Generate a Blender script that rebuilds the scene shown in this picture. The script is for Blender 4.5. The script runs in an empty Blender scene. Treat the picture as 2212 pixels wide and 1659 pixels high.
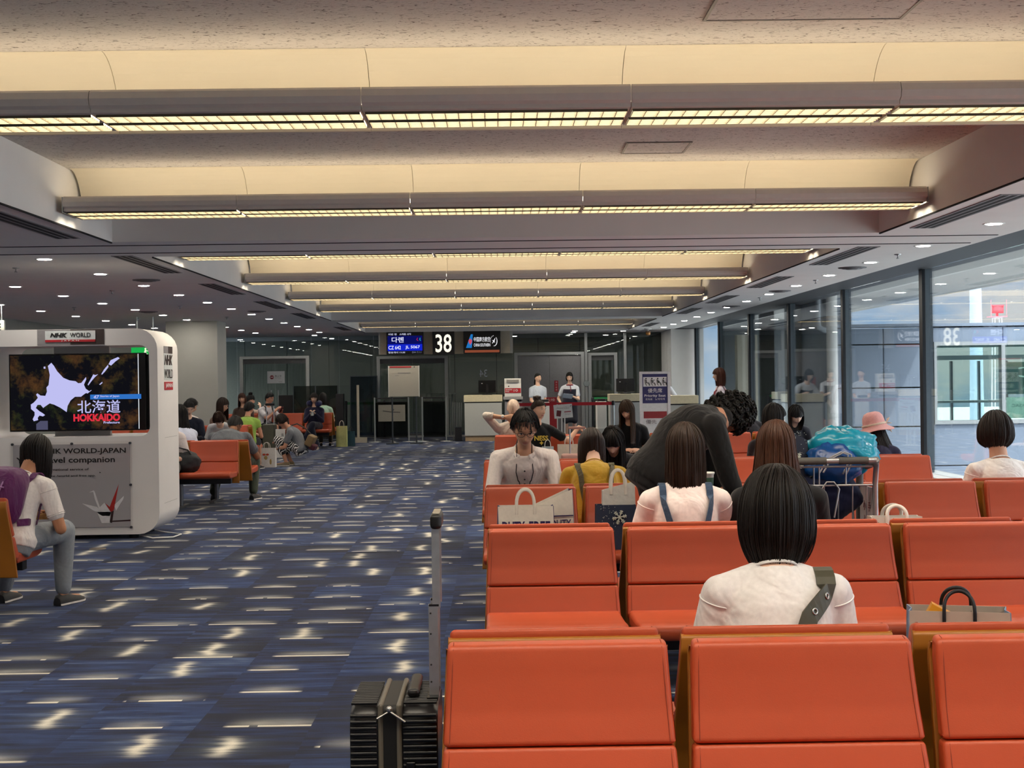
import bpy, math, random
import numpy as np
from mathutils import Vector, Matrix, noise
PI = math.pi
R = math.radians
sc = bpy.context.scene
COL = sc.collection
random.seed(7)

# ------------------------------------------------------------------ camera
PSI, PIT, ROL, FPX = R(.63), R(.20), R(.77), 2950.0
cd = bpy.data.cameras.new('camera'); cam = bpy.data.objects.new('camera', cd); COL.objects.link(cam)
cd.sensor_fit = 'HORIZONTAL'; cd.sensor_width = 36.0; cd.lens = 36.0 * FPX / 2212.0
cd.clip_start = .05; cd.clip_end = 600
fw = Vector((math.sin(PSI) * math.cos(PIT), math.cos(PSI) * math.cos(PIT), -math.sin(PIT)))
r0 = Vector((math.cos(PSI), -math.sin(PSI), 0)); u0 = r0.cross(fw)
rr = r0 * math.cos(ROL) - u0 * math.sin(ROL); uu = u0 * math.cos(ROL) + r0 * math.sin(ROL)
mw = Matrix((rr, uu, -fw)).transposed().to_4x4(); mw.translation = (0, 0, 1.48)
cam.matrix_world = mw
sc.camera = cam

# ------------------------------------------------------------------ exposure
sc.view_settings.view_transform = 'Standard'
sc.view_settings.look = 'None'
sc.view_settings.gamma = 1.0
sc.view_settings.exposure = 0.65
sc.view_settings.use_curve_mapping = False
sc.cycles.use_denoising = True
sc.cycles.max_bounces = 8
sc.cycles.diffuse_bounces = 5
sc.cycles.glossy_bounces = 4
sc.cycles.transmission_bounces = 6
sc.cycles.transparent_max_bounces = 24
sc.cycles.sample_clamp_indirect = 4.0
sc.cycles.caustics_reflective = False
sc.cycles.caustics_refractive = False

# ------------------------------------------------------------------ sky and sun
wd = bpy.data.worlds.new('sky'); sc.world = wd; wd.use_nodes = True
nt = wd.node_tree; nt.nodes.clear()
def _n(t, **k):
    n = nt.nodes.new(t)
    for a, b in k.items(): setattr(n, a, b)
    return n
tc = _n('ShaderNodeTexCoord'); sep = _n('ShaderNodeSeparateXYZ')
nt.links.new(tc.outputs['Generated'], sep.inputs[0])
grad = _n('ShaderNodeValToRGB')
e = grad.color_ramp.elements
e[0].position = 0.0; e[0].color = (.62, .82, 1.0, 1)
e[0].color = (.31, .46, .63, 1)
e[1].position = .16; e[1].color = (.20, .36, .62, 1)
_e2 = e.new(.34); _e2.color = (5.3, 5.35, 5.4, 1)  # out-of-view upper sky, raised far above the seen band to light the hall
_e3 = e.new(1.0); _e3.color = (4.9, 5.1, 5.5, 1)
nt.links.new(sep.outputs['Z'], grad.inputs[0])
mp = _n('ShaderNodeMapping'); mp.inputs['Scale'].default_value = (3.2, 3.2, 9.0); mp.inputs['Location'].default_value = (1.3, .4, .2)
nt.links.new(tc.outputs['Generated'], mp.inputs[0])
cl = _n('ShaderNodeTexNoise'); cl.inputs['Scale'].default_value = 2.2; cl.inputs['Detail'].default_value = 9; cl.inputs['Roughness'].default_value = .58
nt.links.new(mp.outputs[0], cl.inputs[0])
cr = _n('ShaderNodeValToRGB'); ce = cr.color_ramp.elements
ce[0].position = .47; ce[0].color = (0, 0, 0, 1); ce[1].position = .62; ce[1].color = (1, 1, 1, 1)
nt.links.new(cl.outputs[0], cr.inputs[0])
mx = _n('ShaderNodeMixRGB'); mx.inputs[2].default_value = (.68, .68, .68, 1); mx.blend_type = 'LIGHTEN'
nt.links.new(cr.outputs[0], mx.inputs[0]); nt.links.new(grad.outputs[0], mx.inputs[1])
bg = _n('ShaderNodeBackground'); bg.inputs[1].default_value = 1.0
nt.links.new(mx.outputs[0], bg.inputs[0])
wo = _n('ShaderNodeOutputWorld'); nt.links.new(bg.outputs[0], wo.inputs[0])
sd = bpy.data.lights.new('sun', 'SUN'); sd.energy = 3.6; sd.angle = R(.6); sd.color = (1, .95, .87)
so = bpy.data.objects.new('sun', sd); COL.objects.link(so)
so.rotation_euler = (Vector((-.42, .55, -.95)).to_track_quat('-Z', 'Y')).to_euler()

# ------------------------------------------------------------------ materials
MATS = {}
def lin(c):
    if isinstance(c, str):
        c = [int(c[i:i + 2], 16) / 255 for i in (0, 2, 4)]
    return tuple(x / 12.92 if x <= .04045 else ((x + .055) / 1.055) ** 2.4 for x in c)
class NT:
    """small node-tree writer"""
    def __init__(s, name):
        s.m = bpy.data.materials.new(name); s.m.use_nodes = True
        s.t = s.m.node_tree; s.t.nodes.clear()
        s.out = s.t.nodes.new('ShaderNodeOutputMaterial')
    def n(s, t, ins=None, **k):
        n = s.t.nodes.new(t)
        for a, b in k.items(): setattr(n, a, b)
        for a, b in (ins or {}).items(): s.set(n.inputs[a], b)
        return n
    def set(s, sock, v):
        if isinstance(v, bpy.types.NodeSocket): s.t.links.new(v, sock)
        elif isinstance(v, bpy.types.Node): s.t.links.new(v.outputs[0], sock)
        else:
            try: sock.default_value = v
            except Exception: sock.default_value = (*v, 1)
    def math(s, op, a, b=0.0, c=0.0, clamp=False):
        n = s.t.nodes.new('ShaderNodeMath'); n.operation = op; n.use_clamp = clamp
        s.set(n.inputs[0], a); s.set(n.inputs[1], b); s.set(n.inputs[2], c)
        return n.outputs[0]
    def mix(s, f, a, b, mode='MIX'):
        n = s.t.nodes.new('ShaderNodeMixRGB'); n.blend_type = mode
        s.set(n.inputs[0], f); s.set(n.inputs[1], a); s.set(n.inputs[2], b)
        return n.outputs[0]
    def ramp(s, f, stops):
        n = s.t.nodes.new('ShaderNodeValToRGB'); el = n.color_ramp.elements
        while len(el) < len(stops): el.new(.5)
        for e_, (p, c) in zip(el, stops):
            e_.position = p; e_.color = (*c, 1) if len(c) == 3 else c
        s.set(n.inputs[0], f); return n.outputs[0]
    def surf(s, sh):
        s.t.links.new(sh.outputs[0], s.out.inputs[0]); return s.m
def mat(name, color, rough=.6, metal=0.0, var=.06, scale=30, bump=0.0, bscale=None, coat=0.0, sheen=0.0, spec=.5, stretch=None):
    if name in MATS: return MATS[name]
    t = NT(name)
    c = lin(color) if isinstance(color, str) else color
    co = t.n('ShaderNodeTexCoord').outputs['Object']
    if stretch:
        co = t.n('ShaderNodeMapping', {0: co, 'Scale': stretch}).outputs[0]
    nz = t.n('ShaderNodeTexNoise', {0: co, 'Scale': scale, 'Detail': 4.0})
    lo = tuple(x * (1 - var) for x in c); hi = tuple(min(1, x * (1 + var)) for x in c)
    col = t.ramp(nz.outputs[0], [(.3, lo), (.7, hi)])
    p = t.n('ShaderNodeBsdfPrincipled', {'Base Color': col, 'Roughness': rough, 'Metallic': metal,
            'Coat Weight': coat, 'Sheen Weight': sheen, 'Specular IOR Level': spec})
    if bump:
        nb = t.n('ShaderNodeTexNoise', {0: co, 'Scale': bscale or scale, 'Detail': 3.0})
        b = t.n('ShaderNodeBump', {'Height': nb.outputs[0], 'Strength': bump, 'Distance': .01})
        t.set(p.inputs['Normal'], b.outputs[0])
    MATS[name] = t.surf(p); return MATS[name]
def emis(name, color, strength, var=0.0):
    if name in MATS: return MATS[name]
    if strength < 1.3: strength *= .72   # displays, backlit signs and the painted bezel glint, kept below clipping
    t = NT(name); c = lin(color) if isinstance(color, str) else color
    e_ = t.n('ShaderNodeEmission', {'Color': (*c, 1), 'Strength': strength})
    MATS[name] = t.surf(e_); return MATS[name]
def cloth(name, color, fold=.5, rough=.85, fscale=6, var=.05, sheen=.15):
    """woven cloth: soft folds plus a fine weave"""
    if name in MATS: return MATS[name]
    t = NT(name); c = lin(color) if isinstance(color, str) else color
    co = t.n('ShaderNodeTexCoord').outputs['Object']
    nz = t.n('ShaderNodeTexNoise', {0: co, 'Scale': 60.0, 'Detail': 3.0})
    col = t.ramp(nz.outputs[0], [(.3, tuple(x * (1 - var) for x in c)), (.7, tuple(min(1, x * (1 + var)) for x in c))])
    m2 = t.n('ShaderNodeMapping', {0: co, 'Scale': (1.0, 1.0, .55), 'Rotation': (.3, .5, .2)})
    f1 = t.n('ShaderNodeTexNoise', {0: m2.outputs[0], 'Scale': float(fscale), 'Detail': 3.0, 'Distortion': .8})
    f2 = t.n('ShaderNodeTexNoise', {0: co, 'Scale': 420.0, 'Detail': 1.0})
    b1 = t.n('ShaderNodeBump', {'Height': f1.outputs[0], 'Strength': fold * 1.2, 'Distance': .04})
    b2 = t.n('ShaderNodeBump', {'Height': f2.outputs[0], 'Strength': .12, 'Distance': .002, 'Normal': b1.outputs[0]})
    p = t.n('ShaderNodeBsdfPrincipled', {'Base Color': col, 'Roughness': rough, 'Sheen Weight': sheen, 'Normal': b2.outputs[0], 'Specular IOR Level': .25})
    MATS[name] = t.surf(p); return MATS[name]
def glass(name, tint=(.93, .97, .96), refl=1.0, rough=0.0):
    if name in MATS: return MATS[name]
    t = NT(name)
    fr = t.n('ShaderNodeFresnel', {'IOR': 1.5}).outputs[0]
    fac = t.math('MULTIPLY', fr, refl, clamp=True)
    tr = t.n('ShaderNodeBsdfTransparent', {'Color': (*tint, 1)})
    gl = t.n('ShaderNodeBsdfGlossy', {'Roughness': rough, 'Color': (1, 1, 1, 1)})
    m = t.n('ShaderNodeMixShader', {0: fac, 1: tr.outputs[0], 2: gl.outputs[0]})
    MATS[name] = t.surf(m); return MATS[name]

def carpet():
    """half-metre carpet tiles dyed navy with blurred streaks, cream dashes and cream blots"""
    t = NT('carpet'); m = t.math
    co = t.n('ShaderNodeTexCoord').outputs['Object']
    s = t.n('ShaderNodeSeparateXYZ', {0: co})
    gx = m('DIVIDE', m('ADD', s.outputs[0], 20.32), .5); gy = m('DIVIDE', m('ADD', s.outputs[1], 20.13), .5)
    ix, iy = m('FLOOR', gx), m('FLOOR', gy)
    u, v = m('SUBTRACT', gx, ix), m('SUBTRACT', gy, iy)
    def rnd(k):
        c = t.n('ShaderNodeCombineXYZ', {0: ix, 1: iy, 2: float(k)})
        return t.n('ShaderNodeTexWhiteNoise', {0: c.outputs[0]}, noise_dimensions='3D').outputs['Value']
    r1, r2, r3, r4, r5, r6 = (rnd(k) for k in range(1, 7))
    def nz(sx, sy, off, det=3.0):
        c = t.n('ShaderNodeCombineXYZ', {0: m('MULTIPLY', gx, sx), 1: m('MULTIPLY', gy, sy), 2: m('ADD', m('MULTIPLY', r1, 37.0), off)})
        return t.n('ShaderNodeTexNoise', {0: c.outputs[0], 'Scale': 1.0, 'Detail': det, 'Roughness': .6}).outputs[0]
    smear = nz(1.1, 8.0, 0.0); fine = nz(2.5, 30.0, 5.0, 2.0); wob = nz(2.5, 7.0, 9.0)
    base = m('ADD', m('ADD', m('MULTIPLY', smear, .95), m('MULTIPLY', fine, .22)), m('SUBTRACT', m('MULTIPLY', m('SUBTRACT', r2, .5), .24), .085))
    col = t.ramp(base, [(.36, lin('0c152e')), (.52, lin('132650')), (.68, lin('243d6c')), (.90, lin('62758f'))])
    def gauss(x, c, w):
        d = m('DIVIDE', m('SUBTRACT', x, c), w)
        return m('EXPONENT', m('MULTIPLY', m('MULTIPLY', d, d), -1.0))
    def band(x, a, b, w=.05):
        lo = m('DIVIDE', m('SUBTRACT', x, a), w, clamp=True); hi = m('DIVIDE', m('SUBTRACT', b, x), w, clamp=True)
        return m('MULTIPLY', lo, hi)
    # cream dash along one edge of about half of the tiles, with a soft glow above
    v0 = m('ADD', .045, m('MULTIPLY', m('GREATER_THAN', r5, .75), .3))
    on = m('LESS_THAN', r3, .76)
    brk = m('GREATER_THAN', nz(3.2, .01, 13.0, 1.0), .43)
    ua = m('MULTIPLY', r4, .25); ub = m('ADD', ua, m('ADD', .5, m('MULTIPLY', r6, .45)))
    line = m('MULTIPLY', m('MULTIPLY', gauss(v, v0, m('ADD', .014, m('MULTIPLY', wob, .02))), band(u, ua, ub)), m('MULTIPLY', on, brk))
    glow = m('MULTIPLY', m('MULTIPLY', gauss(v, m('ADD', v0, .10), .11), band(u, ua, ub, .3)), m('MULTIPLY', on, m('MULTIPLY', wob, .75)))
    # cream blot running up the tile
    on2 = m('GREATER_THAN', r3, .72)
    uc = m('ADD', .25, m('MULTIPLY', r4, .5))
    ucw = m('ADD', uc, m('MULTIPLY', m('SUBTRACT', nz(.01, 2.2, 21.0, 3.0), .5), .34))
    vb = band(v, m('MULTIPLY', r5, .12), m('ADD', .74, m('MULTIPLY', r6, .26)), .2)
    streak = nz(.9, 15.0, 31.0, 3.0)
    blot = m('MULTIPLY', m('MULTIPLY', gauss(u, ucw, m('ADD', .03, m('MULTIPLY', m('POWER', streak, 2.0), .15))), vb), m('MULTIPLY', on2, m('ADD', .30, m('MULTIPLY', streak, 1.15))))
    halo = m('ADD', m('MULTIPLY', m('MULTIPLY', gauss(u, ucw, .26), vb), m('MULTIPLY', on2, streak)), m('MULTIPLY', m('MULTIPLY', gauss(v, m('ADD', v0, .14), .20), band(u, ua, ub, .35)), m('MULTIPLY', on, streak)), clamp=True)
    col = t.mix(m('MULTIPLY', halo, .5), col, (*lin('72808d'), 1))
    fleck = m('MULTIPLY', m('ADD', m('ADD', line, m('MULTIPLY', glow, .7)), blot), 1.0, clamp=True)
    col = t.mix(fleck, col, (*lin('ebe6d6'), 1))
    pile = t.n('ShaderNodeTexNoise', {0: co, 'Scale': 260.0, 'Detail': 2.0})
    b = t.n('ShaderNodeBump', {'Height': pile.outputs[0], 'Strength': .25, 'Distance': .004})
    col = t.mix(.35, col, t.ramp(pile.outputs[0], [(.3, (.25, .25, .25)), (.7, (1, 1, 1))]), 'MULTIPLY')
    p = t.n('ShaderNodeBsdfPrincipled', {'Base Color': col, 'Roughness': .93, 'Normal': b.outputs[0], 'Specular IOR Level': .2, 'Sheen Weight': .1})
    MATS['carpet'] = t.surf(p); return MATS['carpet']
def fissured():
    """mineral-fibre ceiling board with short dark fissures"""
    t = NT('fissured_board'); co = t.n('ShaderNodeTexCoord').outputs['Object']
    mpg = t.n('ShaderNodeMapping', {0: co, 'Scale': (1.0, 2.2, 1.0)})
    v = t.n('ShaderNodeTexNoise', {0: mpg.outputs[0], 'Scale': 26.0, 'Detail': 5.0, 'Distortion': 1.5})
    c = t.ramp(v.outputs[0], [(.33, lin('6e655e')), (.41, lin('cfc8c0')), (1, lin('d8d2ca'))])
    b = t.n('ShaderNodeBump', {'Height': v.outputs[0], 'Strength': .4, 'Distance': .01})
    p = t.n('ShaderNodeBsdfPrincipled', {'Base Color': c, 'Roughness': .95, 'Normal': b.outputs[0], 'Specular IOR Level': .1})
    MATS['fissured_board'] = t.surf(p); return MATS['fissured_board']

# ------------------------------------------------------------------ mesh writer
class G:
    def __init__(s): s.v = []; s.f = []; s.mi = []; s.sm = []; s.cur = 0; s.smooth = False
    def use(s, i, smooth=None):
        s.cur = i
        if smooth is not None: s.smooth = smooth
        return s
    def add(s, vs, fs, smooth=None):
        b = len(s.v); s.v += [tuple(v) for v in vs]
        sm = s.smooth if smooth is None else smooth
        for f in fs:
            s.f.append(tuple(b + i for i in f)); s.mi.append(s.cur); s.sm.append(sm)
        return s
    def box(s, x0, x1, y0, y1, z0, z1):
        return s.add([(x, y, z) for z in (z0, z1) for y in (y0, y1) for x in (x0, x1)],
              [(0, 2, 3, 1), (4, 5, 7, 6), (0, 1, 5, 4), (2, 6, 7, 3), (0, 4, 6, 2), (1, 3, 7, 5)], False)
    def obox(s, c, sz, rot=None):
        M = rot.to_3x3() if rot is not None else Matrix.Identity(3)
        a, b, d = sz[0] / 2, sz[1] / 2, sz[2] / 2
        vs = [Vector(c) + M @ Vector((x, y, z)) for z in (-d, d) for y in (-b, b) for x in (-a, a)]
        return s.add(vs, [(0, 2, 3, 1), (4, 5, 7, 6), (0, 1, 5, 4), (2, 6, 7, 3), (0, 4, 6, 2), (1, 3, 7, 5)], False)
    def quad(s, *p): return s.add(p, [tuple(range(len(p)))], False)
    def prism(s, poly, fn, d0, d1, smooth=False, caps=True):
        """poly: 2D points; fn(a, b, d) -> xyz"""
        n = len(poly)
        vs = [fn(a, b, d0) for a, b in poly] + [fn(a, b, d1) for a, b in poly]
        s.add(vs, [(i, (i + 1) % n, n + (i + 1) % n, n + i) for i in range(n)], smooth)
        if caps:
            s.add(vs, [tuple(reversed(range(n))), tuple(range(n, 2 * n))], False)
        return s
    def grid(s, P, cu=False, cv=False, smooth=True):
        nu, nv = len(P), len(P[0]); vs = [p for row in P for p in row]; fs = []
        for i in range(nu if cu else nu - 1):
            for j in range(nv if cv else nv - 1):
                a, b = i * nv + j, ((i + 1) % nu) * nv + j
                c, d = ((i + 1) % nu) * nv + (j + 1) % nv, i * nv + (j + 1) % nv
                fs.append((a, d, c, b))
        return s.add(vs, fs, smooth)
    def tube(s, pts, r, n=8, closed=False, caps=True, flat=1.0, up=None):
        pts = [Vector(p) for p in pts]; N = len(pts)
        rs = [r] * N if not isinstance(r, (list, tuple)) else list(r)
        tg = []
        for i in range(N):
            a = pts[(i - 1) % N] if (closed or i > 0) else pts[i]
            b = pts[(i + 1) % N] if (closed or i < N - 1) else pts[i]
            t_ = b - a
            tg.append(t_.normalized() if t_.length > 1e-9 else Vector((0, 0, 1)))
        nv = Vector(up) if up else (Vector((0, 0, 1)) if abs(tg[0].z) < .9 else Vector((1, 0, 0)))
        rings = []
        for i in range(N):
            nv = nv - tg[i] * nv.dot(tg[i])
            if nv.length < 1e-6: nv = tg[i].orthogonal()
            nv.normalize(); bv = tg[i].cross(nv)
            rings.append([pts[i] + (nv * math.cos(2 * PI * k / n) * flat + bv * math.sin(2 * PI * k / n)) * rs[i] for k in range(n)])
        s.grid(rings, cu=closed, cv=True, smooth=True)
        if caps and not closed:
            s.add(rings[0], [tuple(reversed(range(n)))], False); s.add(rings[-1], [tuple(range(n))], False)
        return s
    def lathe(s, prof, c=(0, 0, 0), n=24, smooth=True, axis='z'):
        P = []
        for r_, z in prof:
            row = []
            for k in range(n):
                a = 2 * PI * k / n; x, y = r_ * math.cos(a), r_ * math.sin(a)
                row.append((c[0] + x, c[1] + y, c[2] + z) if axis == 'z' else ((c[0] + x, c[1] + z, c[2] + y) if axis == 'y' else (c[0] + z, c[1] + x, c[2] + y)))
            P.append(row)
        s.grid(P, cv=True, smooth=smooth)
        s.add(P[0], [tuple(range(n))], False); s.add(P[-1], [tuple(range(n))], False)
        return s
    def ball(s, c, r, rot=None, nu=10, nv=14):
        M = rot.to_3x3() if rot is not None else Matrix.Identity(3); r = (r, r, r) if not isinstance(r, (tuple, list)) else r
        P = []
        for i in range(nu + 1):
            th = PI * (i / nu) if 0 < i < nu else (1e-3 if i == 0 else PI - 1e-3)
            P.append([Vector(c) + M @ Vector((r[0] * math.sin(th) * math.cos(2 * PI * k / nv), r[1] * math.sin(th) * math.sin(2 * PI * k / nv), r[2] * math.cos(th))) for k in range(nv)])
        return s.grid(P, cv=True)
    def cap(s, p0, r0_, p1, r1_, n=12):
        """tapered capsule"""
        p0, p1 = Vector(p0), Vector(p1); d = p1 - p0; L = max(d.length, 1e-5); d = d / L
        q = d.orthogonal().normalized(); b = d.cross(q); P = []
        for i in range(5):
            a = PI / 2 * i / 4
            P.append((p0 - d * r0_ * math.cos(a), max(r0_ * math.sin(a), 1e-4)))
        for i in range(5):
            a = PI / 2 * i / 4
            P.append((p1 + d * r1_ * math.sin(a), max(r1_ * math.cos(a), 1e-4)))
        rings = [[c + (q * math.cos(2 * PI * k / n) + b * math.sin(2 * PI * k / n)) * r_ for k in range(n)] for c, r_ in P]
        s.grid(rings, cv=True)
        s.add(rings[0], [tuple(reversed(range(n)))]); s.add(rings[-1], [tuple(range(n))])
        return s
    def text(s, txt, o, u=(1, 0, 0), v=(0, 0, 1), w=None, h=None, align='l', bold=0.0, depth=.0015, space=1.0, shear=0.0, mirror=False):
        vs, fs = text_mesh(txt, bold, space, shear)
        if not vs: return s
        A = np.array(vs); x0, x1 = A[:, 0].min(), A[:, 0].max(); y0, y1 = A[:, 1].min(), A[:, 1].max()
        sy = h / (y1 - y0) if h else None; sx = w / (x1 - x0) if w else None
        sx = sx or sy; sy = sy or sx
        W_ = (x1 - x0) * sx
        off = {'l': 0, 'c': -W_ / 2, 'r': -W_}[align]
        u, v, o = Vector(u), Vector(v), Vector(o); n = u.cross(v).normalized()
        out = []
        for x, y, z in vs:
            px = (x - x0) * sx + off
            if mirror: px = -px
            out.append(o + u * px + v * ((y - y0) * sy) + n * (depth * (1 if z > .5 else 0) + .0004))
        return s.add(out, fs, False)
    def build(s, name, mats, parent=None, bevel=0, seg=2, sub=0, loc=None, ang=40, solid=0):
        me = bpy.data.meshes.new(name); me.from_pydata(s.v, [], s.f)
        me.polygons.foreach_set('material_index', s.mi); me.polygons.foreach_set('use_smooth', s.sm)
        for m_ in (mats if isinstance(mats, (list, tuple)) else [mats]): me.materials.append(m_)
        me.update()
        o = bpy.data.objects.new(name, me); COL.objects.link(o)
        if parent is not None: o.parent = parent
        if loc is not None: o.location = loc
        if solid:
            q = o.modifiers.new('solid', 'SOLIDIFY'); q.thickness = solid
        if bevel:
            q = o.modifiers.new('bevel', 'BEVEL'); q.width = bevel; q.segments = seg; q.limit_method = 'ANGLE'; q.angle_limit = R(ang)
            q.harden_normals = False
            for p in me.polygons: p.use_smooth = True
            w_ = o.modifiers.new('wn', 'WEIGHTED_NORMAL'); w_.keep_sharp = True
        if sub:
            q = o.modifiers.new('sub', 'SUBSURF'); q.levels = sub; q.render_levels = sub
        return o
_TX = {}
def text_mesh(txt, bold=0.0, space=1.0, shear=0.0):
    k = (txt, bold, space, shear)
    if k in _TX: return _TX[k]
    c = bpy.data.curves.new('t', 'FONT'); c.body = txt; c.size = 1.0; c.offset = bold; c.space_character = space; c.shear = shear
    c.extrude = 0.5; c.resolution_u = 3
    o = bpy.data.objects.new('t', c); COL.objects.link(o)
    dg = bpy.context.evaluated_depsgraph_get(); me = bpy.data.meshes.new_from_object(o.evaluated_get(dg))
    vs = [(v.co.x, v.co.y, v.co.z + .5) for v in me.vertices]; fs = [tuple(p.vertices) for p in me.polygons]
    bpy.data.objects.remove(o); bpy.data.curves.remove(c); bpy.data.meshes.remove(me)
    _TX[k] = (vs, fs); return _TX[k]

# ------------------------------------------------------------------ things, parts, setting
def tag(o, label, cat, group=None, kind=None):
    o['label'] = label; o['category'] = cat
    if group: o['group'] = group
    if kind: o['kind'] = kind
    return o
def thing(name, label, cat, loc=(0, 0, 0), rz=0.0, group=None):
    o = bpy.data.objects.new(name, None); COL.objects.link(o); o.empty_display_size = .1
    o.location = loc; o.rotation_euler = (0, 0, rz)
    return tag(o, label, cat, group)
def struct(g, name, mats, parent=None, **k):
    o = g.build(name, mats, parent, **k); o['kind'] = 'structure'; return o
def dup(root, loc=None, rz=None, label=None, group=None):
    r_ = root.copy(); COL.objects.link(r_)
    if loc is not None: r_.location = loc
    if rz is not None: r_.rotation_euler = (0, 0, rz)
    if label: r_['label'] = label
    if group: r_['group'] = group
    for ch in list(root.children):
        c = ch.copy(); COL.objects.link(c); c.parent = r_
        for g_ in list(ch.children):
            d = g_.copy(); COL.objects.link(d); d.parent = c
    return r_
def lerp(a, b, t): return a + (b - a) * t
# ------------------------------------------------------------------ the setting
ZC, ZK, XL, XR = 2.66, 3.09, -3.17, 3.2
YG = 35.6
paint = mat('ceiling_paint', 'ebe9e6', .9, var=.02, scale=3)
wallp = mat('wall_paint', '8f908c', .85, var=.03, scale=4)
white = mat('white_paint', 'dfe0de', .6, var=.02, scale=6)
alu = mat('aluminium', 'a9adad', .38, .85, var=.04)
alud = mat('dark_aluminium', '4b5055', .45, .7, var=.04)
dark = mat('dark_gap', '141416', .9)
board = fissured()
warmw = mat('cove_paint', 'e9dfc8', .85, var=.02, scale=2)
fl = G().box(-9.6, 5.1, -18, 44, -.2, 0)
struct(fl, 'floor', carpet())
g = G()
# ceiling: side soffits, beams between the coffers, coffer tops
g.box(-9.6, XL, -18, 44, ZC, 3.3); g.box(XR, 4.37, -18, 44, ZC, 3.3)
COF = [(-17.0, -3.6), (-2.3, 11.35), (12.7, 26.3), (27.3, 33.1)]
ys = [-18] + [y for c in COF for y in c] + [44]
for a, b in zip(ys[0::2], ys[1::2]): g.box(XL, XR, a, b, ZC, 3.3)
for a, b in COF:
    g.use(1).box(XL, XR, a, b, ZK, 3.3)
g.use(2)
for y in (11.62, 12.3): g.box(-9.5, 4.3, y, y + .035, ZC - .004, ZC + .001)
for a, b in COF:  # shadow-gap trim round each coffer
    for x in (XL - .012, XR): g.box(x, x + .012, a, b, ZC - .012, ZC - .0005)
struct(g, 'ceiling', [paint, board, dark])
# coves behind the lights
FY = [[-16.2, -12.6, -9.05, -5.48], [-.8, 2.77, 6.35, 9.92], [13.5, 17.07, 20.62, 24.15], [31.55]]
n_t = 1
for k, ylist in enumerate(FY):
    for y0 in ylist:
        poly = [(y0 + .26 + .30 * math.sin(a), ZK - .345 * (1 - math.cos(a)) - .001) for a in [PI / 2 * i / 12 for i in range(13)]]
        poly += [(y0 + .585, ZK - .346), (y0 + .585, ZK - .001)]
        g = G(); n = 5; L = (XR - XL - .04) / n
        for i in range(n):
            x0 = XL + .02 + i * L
            g.prism(poly, lambda a, b, d: (d, a, b), x0 + .0015, x0 + L - .0015)
        for f_ in range(len(g.sm)): g.sm[f_] = False
        struct(g, 'trim_%d' % n_t, warmw); n_t += 1
# walls
g = G().box(-9.8, -8.6, -18, 19.2, 0, ZC).box(-9.8, -8.6, 24.5, YG, 0, ZC).box(-9.8, -8.6, 19.2, 24.5, 2.45, ZC)
struct(g, 'wall_left', wallp)
pinkw = mat('alcove_lit_pink', 'e6cdbd', .8)  # warm light inside the alcove put into the wall colour
g = G().box(-12.0, -11.8, 18.9, 24.8, 0, ZC).box(-12, -9.8, 18.9, 19.2, 0, ZC).box(-12, -9.8, 24.5, 24.8, 0, ZC).box(-12, -9.6, 18.9, 24.8, ZC, ZC + .1).box(-12, -9.6, 18.9, 24.8, -.2, 0)
struct(g, 'wall_alcove', pinkw)
struct(G().box(-9.8, 5.1, -18.2, -18, 0, ZC), 'wall_back', white)
g = G().box(-6.25, -5.28, 25.9, 26.75, 0, ZC)
struct(g, 'pillar', mat('pillar_paint', 'a9a8a1', .8, var=.02, scale=5))
# window wall: sill, head, mullions, panes
g = G().box(4.78, 5.1, -18, 33.6, 0, .325); g.use(1).box(4.72, 5.12, -18, 33.6, .325, .353)
struct(g, 'wall_right', [wallp, white])
g = G().box(4.37, 5.1, -18, 44, ZC + .012, 3.3)
struct(g, 'trim_20', mat('blind_box', '46494e', .6))
MY = [15.55 + 3.57 * i for i in range(-9, 6)]
wg = glass('window_glass', (.93, .96, .97), .5)
for i, y in enumerate(MY):
    g = G().box(4.85, 4.885, y - .06, y + .06, .353, 2.67); g.use(1).box(4.885, 4.97, y - .055, y + .055, .353, 2.67)
    w = struct(g, 'window_%d' % (i + 1), [mat('mullion_face', '23272c', .4, .5), mat('mullion_side', '5b646b', .4, .6)])
    if i < len(MY) - 1:
        g = G().box(4.896, 4.906, y + .055, MY[i + 1] - .055, .353, 2.67)
        struct(g, 'glass_pane', wg, w)
# white panels between the last window and the gate wall
g = G().box(4.3, 5.1, 33.6, 34.4, 0, ZC).box(4.3, 5.1, 34.43, YG, 0, ZC)
struct(g, 'wall_pier', white)
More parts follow.
